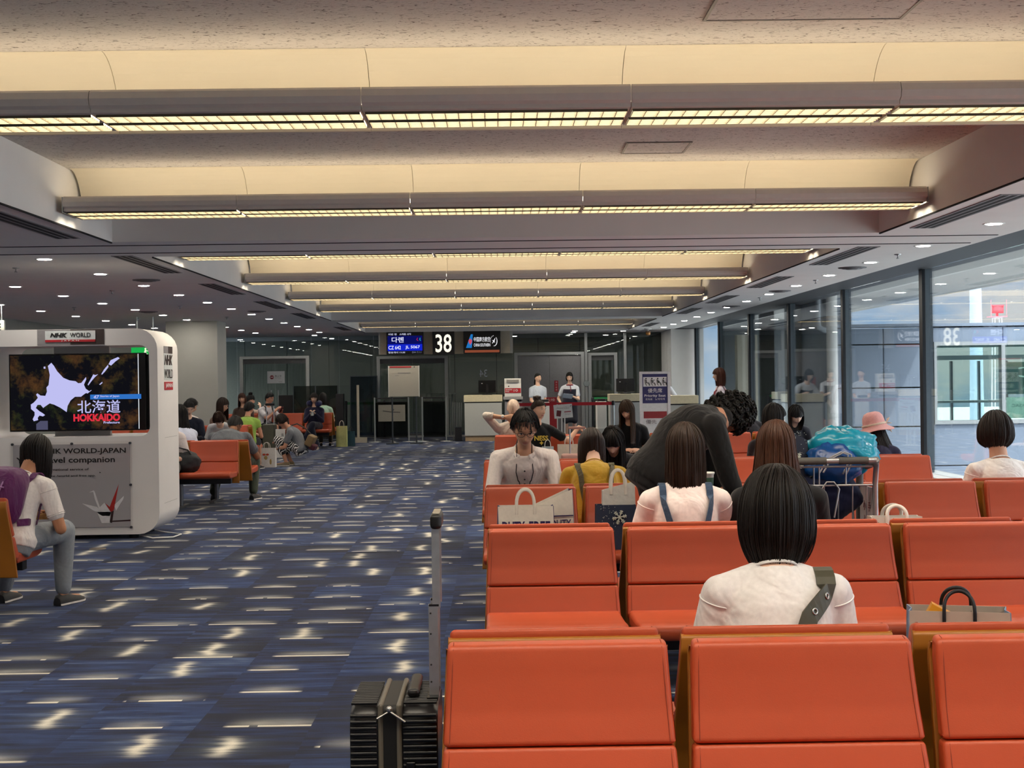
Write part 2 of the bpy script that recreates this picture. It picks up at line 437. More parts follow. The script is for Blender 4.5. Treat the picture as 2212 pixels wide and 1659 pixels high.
# glazed gate wall
gg = glass('partition_glass', (.76, .785, .755), .9)
g = G()
xs = [-8.6, -7.05, -6.72]; seams = [-8.6, -6.75, -4.82, -4.1, -3.2, -1.22, .42, 2.33, 3.35, 4.3]
for a, b in zip(seams[:-1], seams[1:]): g.box(a + .006, b - .006, YG - .006, YG + .006, 0.02, ZC)
struct(g, 'wall_front', gg)
g = G().box(-8.6, 4.3, YG - .03, YG + .03, 0, .05)
for x in (2.33, 3.35): g.box(x - .035, x + .035, YG - .05, YG + .05, 0, ZC)
struct(g, 'trim_21', alu)
def door(idx, x0, x1, zt, kind):
    g = G(); w = .085
    g.box(x0, x0 + w, YG - .09, YG + .09, 0, zt).box(x1 - w, x1, YG - .09, YG + .09, 0, zt).box(x0 + w, x1 - w, YG - .09, YG + .09, zt - w * .8, zt)
    d = struct(g, 'door_%d' % idx, alu)
    xm = (x0 + x1) / 2; ms = mat('door_steel', '77777a', .5, .2)
    for a, b in ((x0 + w, xm - .004), (xm + .004, x1 - w)) if x1 - x0 > 1.2 else ((x0 + w, x1 - w),):
        g = G()
        if kind == 'solid': g.box(a, b, YG - .04, YG + .03, .01, zt - w)
        else:
            g.use(1).box(a, b, YG - .02, YG + .02, zt - w - .11, zt - w * .8)
            g.box(a, b, YG - .02, YG + .02, .01, .10); g.use(0).box(a + .005, b - .005, YG - .006, YG + .006, .10, zt - w - .11)
        struct(g, 'door_leaf', [ms if kind == 'solid' else gg, mat('door_rail', '57585a', .5, .4)], d)
    if kind == 'double':
        for s_ in (-1, 1):
            g = G().tube([(xm + s_ * .09, YG - .10, .75), (xm + s_ * .09, YG - .10, 1.28)], .022, 10)
            g.box(xm + s_ * .09 - .01, xm + s_ * .09 + .01, YG - .10, YG - .02, .8, .82).box(xm + s_ * .09 - .01, xm + s_ * .09 + .01, YG - .10, YG - .02, 1.2, 1.22)
            struct(g, 'door_handle', alu, d)
    return d
door(1, -6.67, -4.87, 2.16, 'double'); door(2, -3.12, -1.27, 2.12, 'glass'); door(3, .46, 2.28, 2.17, 'solid'); door(4, 2.38, 3.14, 2.14, 'glass')
# corridor behind the gate wall
g = G()
for i in range(12):
    a = -9.6 + i * 1.2
    g.box(a, a + 1.185, 39.2, 39.3, 0, ZC)
g.use(1).box(-9.8, 5, 39.3, 39.5, 0, 3)
struct(g, 'wall_corridor', [mat('corridor_panel', '8d938d', .7), dark])
g = G().box(4.9, 5.1, YG + .05, 39.2, 0, ZC)
struct(g, 'wall_corridor_end', wallp)
# header panel that carries the gate signs
g = G().box(-2.83, .33, 33.3, 33.5, 2.12, ZC)
g.use(1).box(-2.87, -2.83, 33.3, 33.5, 2.12, ZC).box(.33, .40, 33.3, 33.5, 2.12, ZC)
struct(g, 'trim_22', [mat('header_panel', 'b8b09f', .7), alu])
# ------------------------------------------------------------------ ceiling fittings
lensm = emis('lamp_panel', (1.0, .88, .70), 17.0)
louvm = mat('louvre_gold', (.125, .104, .060), .5, var=.02)
trough_m = mat('trough_paint', 'd8d0c6', .6, var=.02)
tubem = emis('lamp_tube', (1.0, .89, .71), 5.4)
TW = ['nearest', 'second nearest', 'third nearest', 'fourth', 'fifth', 'sixth', 'seventh']
def make_light(y0, label):
    t = thing('ceiling_light', label, 'ceiling light', (0, y0, 2.74), 0, 'trough lights across the coffers')
    prof = [(.012, .10), (.0, .105), (-.018, .092), (-.03, .06), (-.02, .03), (.002, .018), (.002, 0), (.46, 0), (.46, .03), (.03, .03), (.012, .06)]
    g = G(); L = (XR - XL - .10) / 5
    for i in range(5):
        x0 = XL + .05 + i * L
        g.prism(prof, lambda a, b, d: (d, a, b), x0 + .002, x0 + L - .002)
    g.use(1)
    for x in (XL + .045, XR - .05): g.box(x, x + .006, -.02, .46, -.012, .10)
    g.build('trough', [trough_m, alu], t)
    for ya, yb in ((.05, .19), (.255, .40)):
        g = G()
        for i in range(5):
            x0 = XL + .05 + i * L; x1 = x0 + L - .012; x0 += .012
            for k in range(5):
                y = ya + (yb - ya) * k / 4; g.box(x0, x1, y - .0015, y + .0015, -.012, .0)
            for k in range(int((x1 - x0) / .062) + 1):
                x = x0 + k * .062; g.box(x, x + .003, ya, yb, -.012, 0)
        d = g.build('louvre', louvm, t)
        g = G()
        for i in range(5):
            x0 = XL + .05 + i * L
            g.quad((x0 + .012, ya, -.0005), (x0 + .012, yb, -.0005), (x0 + L - .012, yb, -.0005), (x0 + L - .012, ya, -.0005))
        g.build('lamp_panel', lensm, d)
    g = G().use(0).tube([(XL + .12, .16, .065), (XR - .12, .16, .065)], .016, 8)
    g.build('lamp_tube', tubem, t)
    return t
flat = [y for l_ in FY for y in l_]
lit = [y for y in flat]
names = {6.35: 'long trough light nearest the camera, twin lit strips under the textured ceiling', 9.92: 'long trough light over the bench rows, last before the cross beam',
         13.5: 'trough light just behind the cross beam, seen edge on', 17.07: 'first trough light with a visible lip beyond the cross beam',
         20.62: 'second trough light with a visible lip beyond the cross beam', 24.15: 'trough light at the far end of the middle coffer',
         31.55: 'farthest trough light, above the gate number sign', -16.2: 'trough light at the very back of the hall behind the viewer', -12.6: 'trough light second from the back of the hall', -9.05: 'trough light third from the back of the hall', -5.48: 'trough light last in the rear coffer behind the viewer', -.8: 'trough light behind the viewer, rear of the front coffer', 2.77: 'trough light overhead in the front coffer'}
proto = None
for y in flat:
    if proto is None: proto = make_light(y, names[y])
    else: dup(proto, (0, y, 2.74), label=names[y])
# downlights
dl_face = emis('downlight_face', (1.0, .93, .82), 130.0)
def make_down(x, y, label, group):
    t = thing('downlight', label, 'downlight', (x, y, ZC), 0, group)
    G().lathe([(.062, -.002), (.085, -.004), (.088, 0), (.088, .012)], n=24).build('trim_ring', white, t)
    G().lathe([(.001, -.0055), (.060, -.0055), (.060, -.0035)], n=24).build('lamp_face', dl_face, t)
    return t
dp = None
rows = [('A', -4.21, [-15.71 + 3.59 * i for i in range(5)] + [3.83 + 1.795 * i for i in range(17)], 'downlight in the row beside the left coffer edge', 'first left row of downlights'),
        ('B', -5.71, [9.12 + 1.795 * i for i in range(14)], 'downlight in the second row out from the left coffer edge', 'second left row of downlights'),
        ('C', -7.2, [16.3 + 1.795 * i for i in range(10)], 'downlight in the third row out from the left coffer edge', 'third left row of downlights'),
        ('R', 3.95, [-16 + 3.57 * i for i in range(5)] + [1.85 + 1.785 * i for i in range(18)], 'downlight in the row along the window wall', 'window row of downlights'),
        ('G', None, None, '', '')]
for nm, x, yy, lb, gr in rows:
    if x is None: continue
    for y in yy:
        if y > 34.6: continue
        if dp is None: dp = make_down(x, y, lb, gr)
        else: dup(dp, (x, y, ZC), label=lb, group=gr)
for x, y in ((1.95, 33.9), (1.97, 34.9), (3.2, 34.4), (-4.6, 34.6)):
    dup(dp, (x, y, ZC), label='downlight in the ceiling strip in front of the gate doors', group='gate downlights')
for x in (-7, -4.5, -2, .5, 3):  # lamps added so the corridor behind the glass does not go black
    dup(dp, (x, 37.4, ZC), label='added downlight that brightens the corridor behind the glass gate wall', group='added corridor downlights')
# slot vents, round speakers, sprinklers, access hatches
vp = None
for s_, x in ((0, -3.42), (1, 3.45)):
    for i, (a, ln) in enumerate([(5.4, 2.0), (9.0, 2.0), (12.55, 2.0), (16.2, 2.0), (19.85, 2.0), (23.4, 2.0), (29.5, 2.0)]):
        where = ['overhead', 'nearest in view', 'just past the cross beam', 'second past the cross beam', 'third past the cross beam', 'fourth past the cross beam', 'last before the gate'][i]
        lb = 'slotted air vent along the %s coffer edge, %s' % (('window-side' if s_ else 'kiosk-side'), where)
        if vp is None:
            vp = thing('air_vent', lb, 'air vent', (x, a, ZC), 0, 'slotted air vents')
            G().box(-.10, .10, 0, ln, -.006, 0).build('vent_frame', mat('vent_paint', '8b8a8c', .6), vp)
            g = G()
            for k in (-.06, 0, .06): g.box(k - .018, k + .018, .02, ln - .02, -.0075, -.004)
            g.build('slots', dark, vp)
        else: dup(vp, (x, a, ZC), label=lb)
sp = None
for x, y, w_ in ((3.93, 15.0, 'window side, nearest in view'), (3.95, 18.95, 'window side, second in view'), (3.95, 22.9, 'window side, third in view'), (-3.95, 15.5, 'kiosk side, nearest in view'), (-5.66, 22.3, 'kiosk side, among the downlights'), (-3.95, 22.6, 'kiosk side, farther along')):
    if sp is None:
        sp = thing('ceiling_diffuser', 'round air diffuser in the ceiling, ' + w_, 'air diffuser', (x, y, ZC), 0, 'round ceiling diffusers')
        G().lathe([(.0, -.02), (.07, -.022), (.075, -.012), (.11, -.016), (.115, -.006), (.15, -.008), (.155, 0)], n=28).build('diffuser_rings', mat('diffuser_paint', '6c6b6e', .6), sp)
    else: dup(sp, (x, y, ZC), label='round air diffuser in the ceiling, ' + w_)
k = 0
for x, y in ((-4.79, 13.7), (-4.8, 17.15), (-4.8, 20.8), (-4.8, 24.4), (3.96, 13.4), (3.97, 16.9), (3.97, 20.5), (-6.4, 17.2), (-6.4, 20.8), (-6.4, 24.5)):
    o = G().lathe([(.0, -.045), (.014, -.045), (.014, -.04), (.006, -.036), (.006, -.012), (.032, -.008), (.034, 0)], n=14).build('sprinkler', alu, loc=(x, y, ZC))
    tag(o, 'small metal sprinkler head in the flat %s ceiling' % ('window-side' if x > 0 else 'kiosk-side'), 'sprinkler', 'sprinklers by the windows' if x > 0 else 'sprinklers on the kiosk side')
for x0, x1, y0, y1, lb in ((.95, 1.85, 5.25, 6.16, 'large square ceiling access hatch, cut by the top of the picture'), (.91, 1.36, 9.33, 9.78, 'small square ceiling access hatch over the bench rows')):
    t = thing('access_hatch', lb, 'access hatch', (x0, y0, ZK))
    w_, d_ = x1 - x0, y1 - y0; q = .014
    G().box(0, w_, 0, q, -.008, 0).box(0, w_, d_ - q, d_, -.008, 0).box(0, q, q, d_ - q, -.008, 0).box(w_ - q, w_, q, d_ - q, -.008, 0).build('hatch_frame', mat('hatch_frame', '7d7670', .5, .4), t)
    G().box(q, w_ - q, q, d_ - q, -.005, 0).build('hatch_panel', board, t)
t = thing('ceiling_camera', 'small amber-bottomed device on a ceiling stem near the window pier', 'ceiling device', (3.67, 33, ZC))
G().lathe([(.09, 0), (.09, -.02), (.02, -.022), (.02, -.06)], n=16).build('mount', white, t)
G().lathe([(.055, -.06), (.06, -.07), (.06, -.10), (.055, -.10)], n=16).build('housing', mat('brown_plastic', '6b4a30', .5), t)
G().lathe([(.055, -.10), (.055, -.14), (.03, -.16), (.0, -.162)], n=16).build('lens', mat('amber_lens', 'c98a45', .2), t)
# ------------------------------------------------------------------ outside
steel = mat('facade_steel', '768394', .55, .15, var=.04, scale=2)
g = G().box(5.1, 160, -30, 200, -3.65, -3.5)
struct(g, 'ground_outside', mat('concrete', '9a9a98', .8, var=.08, scale=2))
struct(G().box(5.1, 7.2, -18, 33.6, 2.74, 2.95), 'roof_overhang', mat('overhang_paint', 'b3b5b2', .8, var=.02))
# link building seen through the windows
g = G()
for a, b in ((5.46, 6.24), (6.26, 7.04)):
    for z0, z1 in ((-3.5, -.7), (-.68, -.02), (0, .62), (.64, 1.25), (1.27, 1.95), (1.97, 2.22)): g.box(a, b, 22, 22.3, z0, z1)
for a, b in ((7.06, 8.18), (8.2, 9.35), (9.37, 12)):
    g.box(a, b, 22, 22.3, 0, .66).box(a, b, 22, 22.3, -3.5, -.02); g.box(a, b, 22, 22.3, 1.99, 2.22)
g.box(5.42, 12, 21.97, 22.35, 2.24, 2.29)
g.use(1).box(5.46, 12, 22.1, 22.3, -.05, 2.2) if False else None
g.use(1).box(5.46, 12, 22.15, 22.25, -3.5, .64).box(5.46, 7.06, 22.15, 22.32, 0, 2.2)
struct(g, 'wall_link_building', [steel, dark])
g = G().box(7.06, 7.10, 21.96, 22.1, .66, 1.99).box(7.10, 12, 21.96, 22.1, 1.93, 1.99).box(7.10, 12, 21.96, 22.1, .66, .72)
for x in (8.18, 9.36): g.box(x - .03, x + .03, 21.96, 22.1, .72, 1.93)
w = struct(g, 'window_20', alu)
struct(G().box(7.10, 12, 22.02, 22.03, .72, 1.93), 'glass_pane', glass('link_glass', (.75, .86, .82), .7), w)
g = G().box(7.06, 12, 24.8, 25, -.05, .55).box(7.06, 12, 24.8, 25, 1.95, 2.2); g.use(1)
for i in range(9): g.box(7.2 + i * .5, 7.24 + i * .5, 24.6, 24.66, .2, 1.7)
g.use(2).box(7.1, 12, 24.5, 24.7, 1.72, 1.80).box(7.1, 12, 24.3, 24.7, .95, .99)
struct(g, 'wall_link_interior', [mat('link_inner', '9fb0ab', .7), alud, white])
struct(G().box(7.06, 12, 22.3, 25, 2.2, 2.25).box(7.06, 12, 22.3, 25, -.1, -.05), 'roof_link_building', steel)
t = thing('window_banner', 'dark green see-through bank banner with mirrored lettering, a glass image built as a sheet inside the link building', 'banner', (8.25, 22.05, .85))  # mirror image of an advert in glass, painted as a coloured sheet with letters
g = G().box(0, 1.6, 0, .004, .28, .80); g.build('reflection_panel', mat('reflection_green', '35564a', .7), t)
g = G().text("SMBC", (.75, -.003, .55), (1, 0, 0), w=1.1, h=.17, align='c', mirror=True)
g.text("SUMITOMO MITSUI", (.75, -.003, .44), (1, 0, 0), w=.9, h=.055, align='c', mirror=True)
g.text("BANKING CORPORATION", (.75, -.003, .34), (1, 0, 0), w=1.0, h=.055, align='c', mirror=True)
g.build('reflected_lettering', mat('reflected_letters', 'd5e0dc', .6), t)
t = thing('window_poster', 'pale poster with a ring mark low in the link building window', 'poster', (8.25, 22.05, .74))
G().box(0, .62, 0, .004, 0, .34).build('poster_sheet', mat('pale_poster', 'cfe0d8', .7), t)
g = G().tube([(.47 + .07 * math.cos(a), -.003, .22 + .07 * math.sin(a)) for a in [2 * PI * i / 20 for i in range(20)]], .014, 6, closed=True)
g.text('ASAC', (.2, -.003, .18), w=.22, h=.05, align='c', mirror=True)
g.build('poster_print', mat('poster_ink', '6b8a86', .7), t)
# corner of the terminal beyond, with its column, pipe and dark recess
g = G().box(4.8, 5.0, 25.2, 25.4, 0, 2.8) if False else G()
g.box(5.46, 5.66, 22.3, 24.4, -3.5, 2.9); g.use(1).box(5.2, 5.46, 24.4, 24.6, -3.5, 2.74).box(5.1, 6.7, 30.5, 30.7, -3.5, 2.74); g.use(2).box(5.12, 5.4, 26.5, 26.6, -3.5, 2.74)
struct(g, 'wall_outside_recess', [steel, mat('recess_grey', '596066', .7), dark])
struct(G().box(5.12, 5.55, 29, 29.3, -3.5, 2.36), 'pillar_concrete', mat('pale_concrete', 'b9b4a5', .9, var=.1, scale=5, stretch=(1, 1, .1)))
struct(G().lathe([(.085, -3.5), (.085, 2.74)], (5.27, 21.4, 0), 20), 'pillar_outside', white)
g = G().tube([(5.17, 21.9, 2.7), (5.17, 21.9, 2.32), (5.19, 21.9, 2.24), (5.27, 21.9, 2.2), (5.44, 21.9, 2.2)], .045, 12)
tag(g.build('drain_pipe', mat('pipe_paint', '9aa3ab', .5)), 'grey drain pipe bending into the wall under the outside eaves', 'pipe')
# mast and radar far beyond
def out_at(px, py, Y):
    d = fw + rr * ((px - 1106) / FPX) - uu * ((py - 829.5) / FPX); return Vector((0, 0, 1.48)) + d * (Y / d.y)
p = out_at(2108, 705, 120); q = out_at(2108, 600, 120)
o = G().tube([(0, 0, -p.z - 3.5), (0, 0, q.z - p.z + 6)], [.62, .42], 16).build('light_mast', mat('mast_grey', 'a3b2c6', .5), loc=(p.x, 120, p.z))
tag(o, 'tall grey mast rising behind the link building roof', 'mast')
p = out_at(2154, 705, 140)
t = thing('radar_tower', 'white lattice tower with a red radar antenna beyond the link building', 'radar', (p.x, 140, p.z))
g = G()
for a, b in ((-1, -1), (1, -1), (1, 1), (-1, 1)): g.tube([(a * .5, b * .5, -p.z - 3.5), (a * .35, b * .35, .9)], .05, 6)
for z in (-3, -1.5, 0, .9): g.box(-.45, .45, -.45, .45, z - .05, z + .05)
g.build('lattice', mat('tower_white', 'd7dde6', .6), t)
g = G().box(-.85, .85, -.6, .6, .95, 1.03)
for x in (-.8, .8): g.tube([(x, -.5, 1.0), (x, -.5, 2.7)], .025, 6)
g.build('platform', mat('tower_red', 'd9808a', .6), t)
g = G().box(-.1, .1, -.1, .1, 1.0, 1.4)
P = [[(x, -.3 + .35 * x * x, z) for z in (1.35, 1.7, 2.0, 2.1)] for x in (-.58, -.35, 0, .35, .58)]
g.grid(P); g.box(-.62, .62, -.35, -.2, 2.05, 2.2)
g.build('antenna', mat('radar_red', 'e0505a', .6), t, solid=.05)
# ------------------------------------------------------------------ benches
orange = mat('orange_vinyl', 'b84e2d', .42, var=.03, scale=5, bump=.06, bscale=300, spec=.4)
stitch = mat('stitch', '8a3216', .7)
ochre = mat('ochre_shell', 'a3661c', .45, var=.06, scale=8)
blacks = mat('black_steel', '222226', .45, .4)
chrome = mat('brushed_steel', '8d8f92', .3, .9)
def round_loop(P, r_, n=4):
    """round the corners of a closed 2D loop"""
    out = []; N = len(P)
    for i in range(N):
        p0, p, p1 = Vector(P[i - 1]), Vector(P[i]), Vector(P[(i + 1) % N]); a, b = p0 - p, p1 - p
        d = min(r_, a.length * .45, b.length * .45); a = p + a.normalized() * d; b = p + b.normalized() * d
        for k in range(n + 1):
            u = k / n; out.append(a * (1 - u) ** 2 + p * (2 * u * (1 - u)) + b * u * u)
    return out
def pad(g, prof, wb, r_=.016, cr=.02):
    """upholstered slab: (y, z) loop with rounded corners, ends rounded too; wb(z) is the half width"""
    L = round_loop(prof, cr); n = len(L); area = sum(L[i].x * L[(i + 1) % n].y - L[(i + 1) % n].x * L[i].y for i in range(n)); sg = 1 if area > 0 else -1
    nr = []
    for i in range(n):
        t = (L[(i + 1) % n] - L[i - 1]).normalized(); nr.append(Vector((-t.y, t.x)) * sg)
    rows = []
    for k in range(5):
        an = PI / 2 * k / 4; rows.append((-1, r_ * (1 - math.sin(an)), r_ * (1 - math.cos(an))))
    for k in range(5):
        an = PI / 2 * (4 - k) / 4; rows.append((1, r_ * (1 - math.sin(an)), r_ * (1 - math.cos(an))))
    R_ = [[(s_ * (wb(q.y) - ins), q.x + m.x * sh, q.y + m.y * sh) for q, m in zip(L, nr)] for s_, sh, ins in rows]
    g.grid(R_, cv=True, smooth=True); g.add(R_[0], [tuple(range(n))], False); g.add(R_[-1], [tuple(reversed(range(n)))], False)
    return g
PITCH = .646
def hw(z): return .29 + (.78 - z) * .045
def make_bench(n, label, leg_at=None):
    """sitters face -y; the top front edge of the backrests is y = 0; seat row runs along +x"""
    t = thing('waiting_bench', label, 'bench', (0, 0, 0), 0, 'orange waiting benches')
    parts = []
    for i in range(n):
        g = G()
        pad(g, [(.0, .778), (-.018, .70), (-.045, .61), (-.080, .533), (-.03, .528), (.045, .72), (.050, .770), (.044, .785)], hw, .014, .016)
        pad(g, [(-.078, .529), (-.105, .47), (-.138, .405), (-.11, .375), (-.06, .39), (-.028, .50), (-.03, .529)], hw, .014, .010)
        g.use(1)
        for s_ in (-1, 1):
            g.tube([(s_ * (hw(z) - .016), y, z) for y, z in ((.03, .7835), (.012, .780), (.0, .770), (-.0185, .70), (-.0455, .61), (-.077, .540))], .0013, 5); g.tube([(s_ * (hw(z) - .016), y, z) for y, z in ((-.079, .524), (-.1055, .47), (-.134, .415))], .0013, 5)
        o = g.build('backrest', [orange, stitch], t); o.location.x = PITCH * (i + .5)
        parts.append(o)
        g = G()
        pad(g, [(-.13, .425), (-.17, .418), (-.40, .425), (-.545, .437), (-.585, .425), (-.595, .395), (-.575, .365), (-.50, .352), (-.12, .352)], lambda z: .303)
        o = g.build('seat', [orange], t); o.location.x = PITCH * (i + .5)
        g = G()
        pad(g, [(.040, .762), (.054, .764), (.063, .757), (.066, .72), (-.006, .50), (-.03, .41), (-.055, .27), (-.075, .27), (-.055, .41), (-.026, .50), (.046, .72), (.046, .765)], lambda z: hw(z) + .004, .004, .01)
        o = g.build('back_shell', ochre, t); o.location.x = PITCH * (i + .5)
    G().box(.05, n * PITCH - .05, -.37, -.29, .285, .352).build('beam', blacks, t, bevel=.008)
    for x in (leg_at or [.35, n * PITCH - .35]):
        g = G().tube([(x, -.33, .30), (x, -.33, .03)], .026, 12).box(x - .03, x + .03, -.58, -.02, .0, .028)
        g.build('leg', chrome, t)
    return t
def place(t, x, y, rz=0, label=None):
    t.location = (x, y, 0); t.rotation_euler = (0, 0, rz)
    if label: t['label'] = label
    return t
six = make_bench(6, 'orange six-seat bench nearest the camera, seats facing it, black suitcase at its end')
X0 = -.135
bench_rows = [(3.63, 0, None), (3.84, 1, 'orange bench behind the nearest one, back to the camera, sat on by the bob-haired woman'),
    (6.37, 0, 'second orange bench facing the camera, in front of the bob-haired woman'), (6.60, 1, 'orange bench under the brown-haired and auburn-haired pair, back to the camera'),
    (8.82, 0, 'third orange bench facing the camera, with the white and the snowflake shopping bags on it'), (9.06, 1, 'orange bench sat on by the woman in mustard, back to the camera'),
    (11.66, 0, 'fourth orange bench facing the camera, sat on by the man with glasses'), (11.89, 1, 'orange bench sat on by the person in the pink hat, back to the camera'),
    (16.9, 0, 'fifth orange bench facing the camera, sat on by the woman in a black printed shirt'), (17.13, 1, 'orange bench sat on by the man with hands behind his head, back to the camera')]
XO = {3: -.173, 6: -.08, 8: -.115, 9: -.115, 11: -.15, 16: -.065, 17: -.065}
place(six, XO[3], 3.59)
for y, away, lb in bench_rows[1:]:
    x = XO[int(y)] if not away else XO[int(y)] + 6 * PITCH
    dup(six, (x, y if away else y - .04, 0), PI if away else 0, lb)
four = make_bench(4, 'orange bench with its back to the camera, sat on by the backpacker by the kiosk', [.5, 4 * PITCH - .65])
place(four, -3.03, 8.57, PI)
for x, y, away, lb in [(-3.12 - 4 * PITCH, 16.6, 0, 'empty orange bench facing the camera beside the kiosk'), (-3.03, 16.83, 1, 'orange bench sat on by the hunched man in a grey T-shirt, back to the camera'),
        (-4.08 - 4 * PITCH, 22.5, 0, 'orange bench on the kiosk side, behind the hunched man in grey'), (-4.04, 22.73, 1, 'orange bench sat on by the boy in a lime top, back to the camera'),
        (-3.68 - 4 * PITCH, 30.6, 0, 'far orange bench sat on by the woman with a navy neck pillow'), (-3.66, 30.83, 1, 'farthest orange bench, back to the camera, beside the yellow paper bag'),
        (-5.75 - 4 * PITCH, 26.9, 0, 'short stretch of orange bench by the grey pillar')][:6]:
    dup(four, (x, y, 0), PI if away else 0, lb)
# ------------------------------------------------------------------ information kiosk
def rrect(x0, x1, z0, z1, r_, n=6):
    P = []
    for cx, cz, a0 in ((x1 - r_, z1 - r_, 0), (x0 + r_, z1 - r_, 90), (x0 + r_, z0 + r_, 180), (x1 - r_, z0 + r_, 270)):
        for i in range(n + 1):
            a = R(a0 + 90 * i / n); P.append((cx + r_ * math.cos(a), cz + r_ * math.sin(a)))
    return P
kx = -4.07
k = thing('information_kiosk', 'white rounded kiosk with a big screen and a poster panel', 'kiosk', (kx, 13.1, 0))
kw = mat('kiosk_white', 'eeeae7', .45, var=.015, scale=4)
g = G()
out = rrect(-.845, .825, .045, 2.015, .2); inn = rrect(-.76, .745, .985, 1.855, .09)
D = .83
rings = [[(a, 0.0, b) for a, b in inn], [(a, 0, b) for a, b in out], [(a, D, b) for a, b in out], [(a, D, b) for a, b in inn]]
n_ = len(out)
g.smooth = True
g.add([p for r_ in rings for p in r_], [(i * n_ + j, ((i + 1) % 4) * n_ + j, ((i + 1) % 4) * n_ + (j + 1) % n_, i * n_ + (j + 1) % n_) for i in range(4) for j in range(n_)])
g.use(1).box(.826, .8265, .25, .75, .955, .957).box(.826, .8265, .2, .72, .32, .322)
body = g.build('kiosk_body', [kw, mat('kiosk_seam', '6f6c6a', .7)], k, bevel=.008, seg=2, ang=50)
for x in (-.6, .55):
    for y in (.12, .7): G().lathe([(.05, 0), (.05, .046)], (x, y, 0), 12).build('foot', blacks, k)
G().box(-.27, .27, .34, .40, .985, 1.855).build('support_column', kw, k)
tv = G().box(-.645, .672, .15, .215, 1.035, 1.785).build('television', mat('tv_black', '0b0b0d', .25), k, bevel=.006)
scr = NT('tv_picture'); _co = scr.n('ShaderNodeTexCoord').outputs['Object']
_nz = scr.n('ShaderNodeTexNoise', {0: _co, 'Scale': 4.5, 'Detail': 7.0, 'Roughness': .7}); _n2 = scr.n('ShaderNodeTexNoise', {0: _co, 'Scale': 2.2, 'Detail': 3.0})
_hue = scr.ramp(_n2.outputs[0], [(.4, (.03, .05, .012)), (.56, (.10, .045, .014))])
_e = scr.n('ShaderNodeEmission', {'Color': scr.mix(scr.ramp(_nz.outputs[0], [(.48, (0, 0, 0)), (.75, (1, 1, 1))]), (.004, .004, .006, 1), _hue), 'Strength': .8})
scrm = scr.surf(_e)
MAPW = emis('map_lilac', 'b9b9ea', .95)
g = G().box(-.63, .60, .147, .150, 1.05, 1.77)
px = lambda x, y: ((x / 5.183 - 10) / 4.2 * .0187 * 1.0, 0)
def tvp(cx, cy):   # screen coordinates measured on the picture: left/right and bottom/top of the set
    return (-.645 + (cx - 55) / (1590 - 55) * 1.29, 1.785 - (cy - 635) / (1505 - 635) * .75)
hok = [(545, 735), (575, 770), (610, 830), (680, 905), (750, 935), (820, 945), (850, 968), (885, 965), (910, 935), (940, 900), (943, 925), (915, 985), (935, 1030), (975, 1060), (920, 1090), (880, 1120), (810, 1120), (760, 1160), (725, 1220), (713, 1290), (640, 1240), (570, 1205), (520, 1190), (465, 1225), (445, 1240), (415, 1205), (380, 1205), (360, 1240), (400, 1275), (440, 1300), (465, 1320), (440, 1335), (400, 1325), (380, 1350), (385, 1375), (335, 1388), (322, 1365), (345, 1320), (345, 1285), (305, 1250), (303, 1200), (335, 1180), (365, 1150), (385, 1125), (365, 1090), (380, 1075), (415, 1100), (470, 1105), (490, 1060), (485, 1010), (510, 985), (525, 870), (505, 770)]
g.use(1)
def flatpoly(pts, y=.1455):
    P = [tvp(*p) for p in pts]; g.add([(a, y, b) for a, b in P], [tuple(range(len(P)))], False)
flatpoly(hok)
for isl in ([(958, 985), (990, 930), (1025, 870), (1045, 880), (1080, 870), (1040, 905), (1000, 950), (965, 995)], [(1115, 870), (1150, 815), (1195, 765), (1200, 790), (1160, 840), (1125, 875)], [(1200, 760), (1225, 715), (1310, 680), (1330, 695), (1280, 730), (1230, 775)], [(1090, 985), (1125, 955), (1128, 970), (1100, 990)], [(455, 780), (475, 775), (478, 800), (458, 800)], [(940, 1080), (1000, 1045), (1000, 1052), (955, 1085)]): flatpoly(isl)
g.use(2); P = [tvp(985, 1098), tvp(1570, 1098), tvp(1570, 1152), tvp(985, 1152)]
g.add([(a, .1455, b) for a, b in P], [(0, 1, 2, 3)], False)
g.use(1)
def tvt(s, x0, x1, yb, h, **kw_):
    a, b = tvp(x0, yb); c, _ = tvp(x1, yb); g.text(s, (a, .1445, b), w=c - a, h=h / 870 * .75, **kw_)
tvt('北海道', 835, 1330, 1305, 145, bold=.006); tvt('Prefecture', 1135, 1320, 1425, 26, bold=.02)
tvt('47', 1022, 1090, 1145, 40, bold=.02, shear=.2); tvt('Stories of Japan', 1100, 1318, 1135, 30, bold=.01)
g.use(3); tvt('HOKKAIDO', 790, 1325, 1398, 85, bold=.045)
g.use(4); flatpoly([(362, 1420), (410, 1385), (495, 1385), (495, 1485), (362, 1485)], .1458)
g.build('screen', [scrm, MAPW, emis('bar_blue', '2f6fc0', .9), emis('title_red', 'd62f3f', .95), emis('map_dim', '5d5d7a', .6)], tv)
G().box(.60, .606, .146, .150, 1.05, 1.775).build('bezel_glint', emis('glint_white', 'e8eef5', .9), tv)  # bright line where the bezel catches light, put in as a glowing strip
G().box(.672, .745, .2, .22, 1.04, 1.77).build('side_panel', mat('tv_black', '0b0b0d', .25), k)
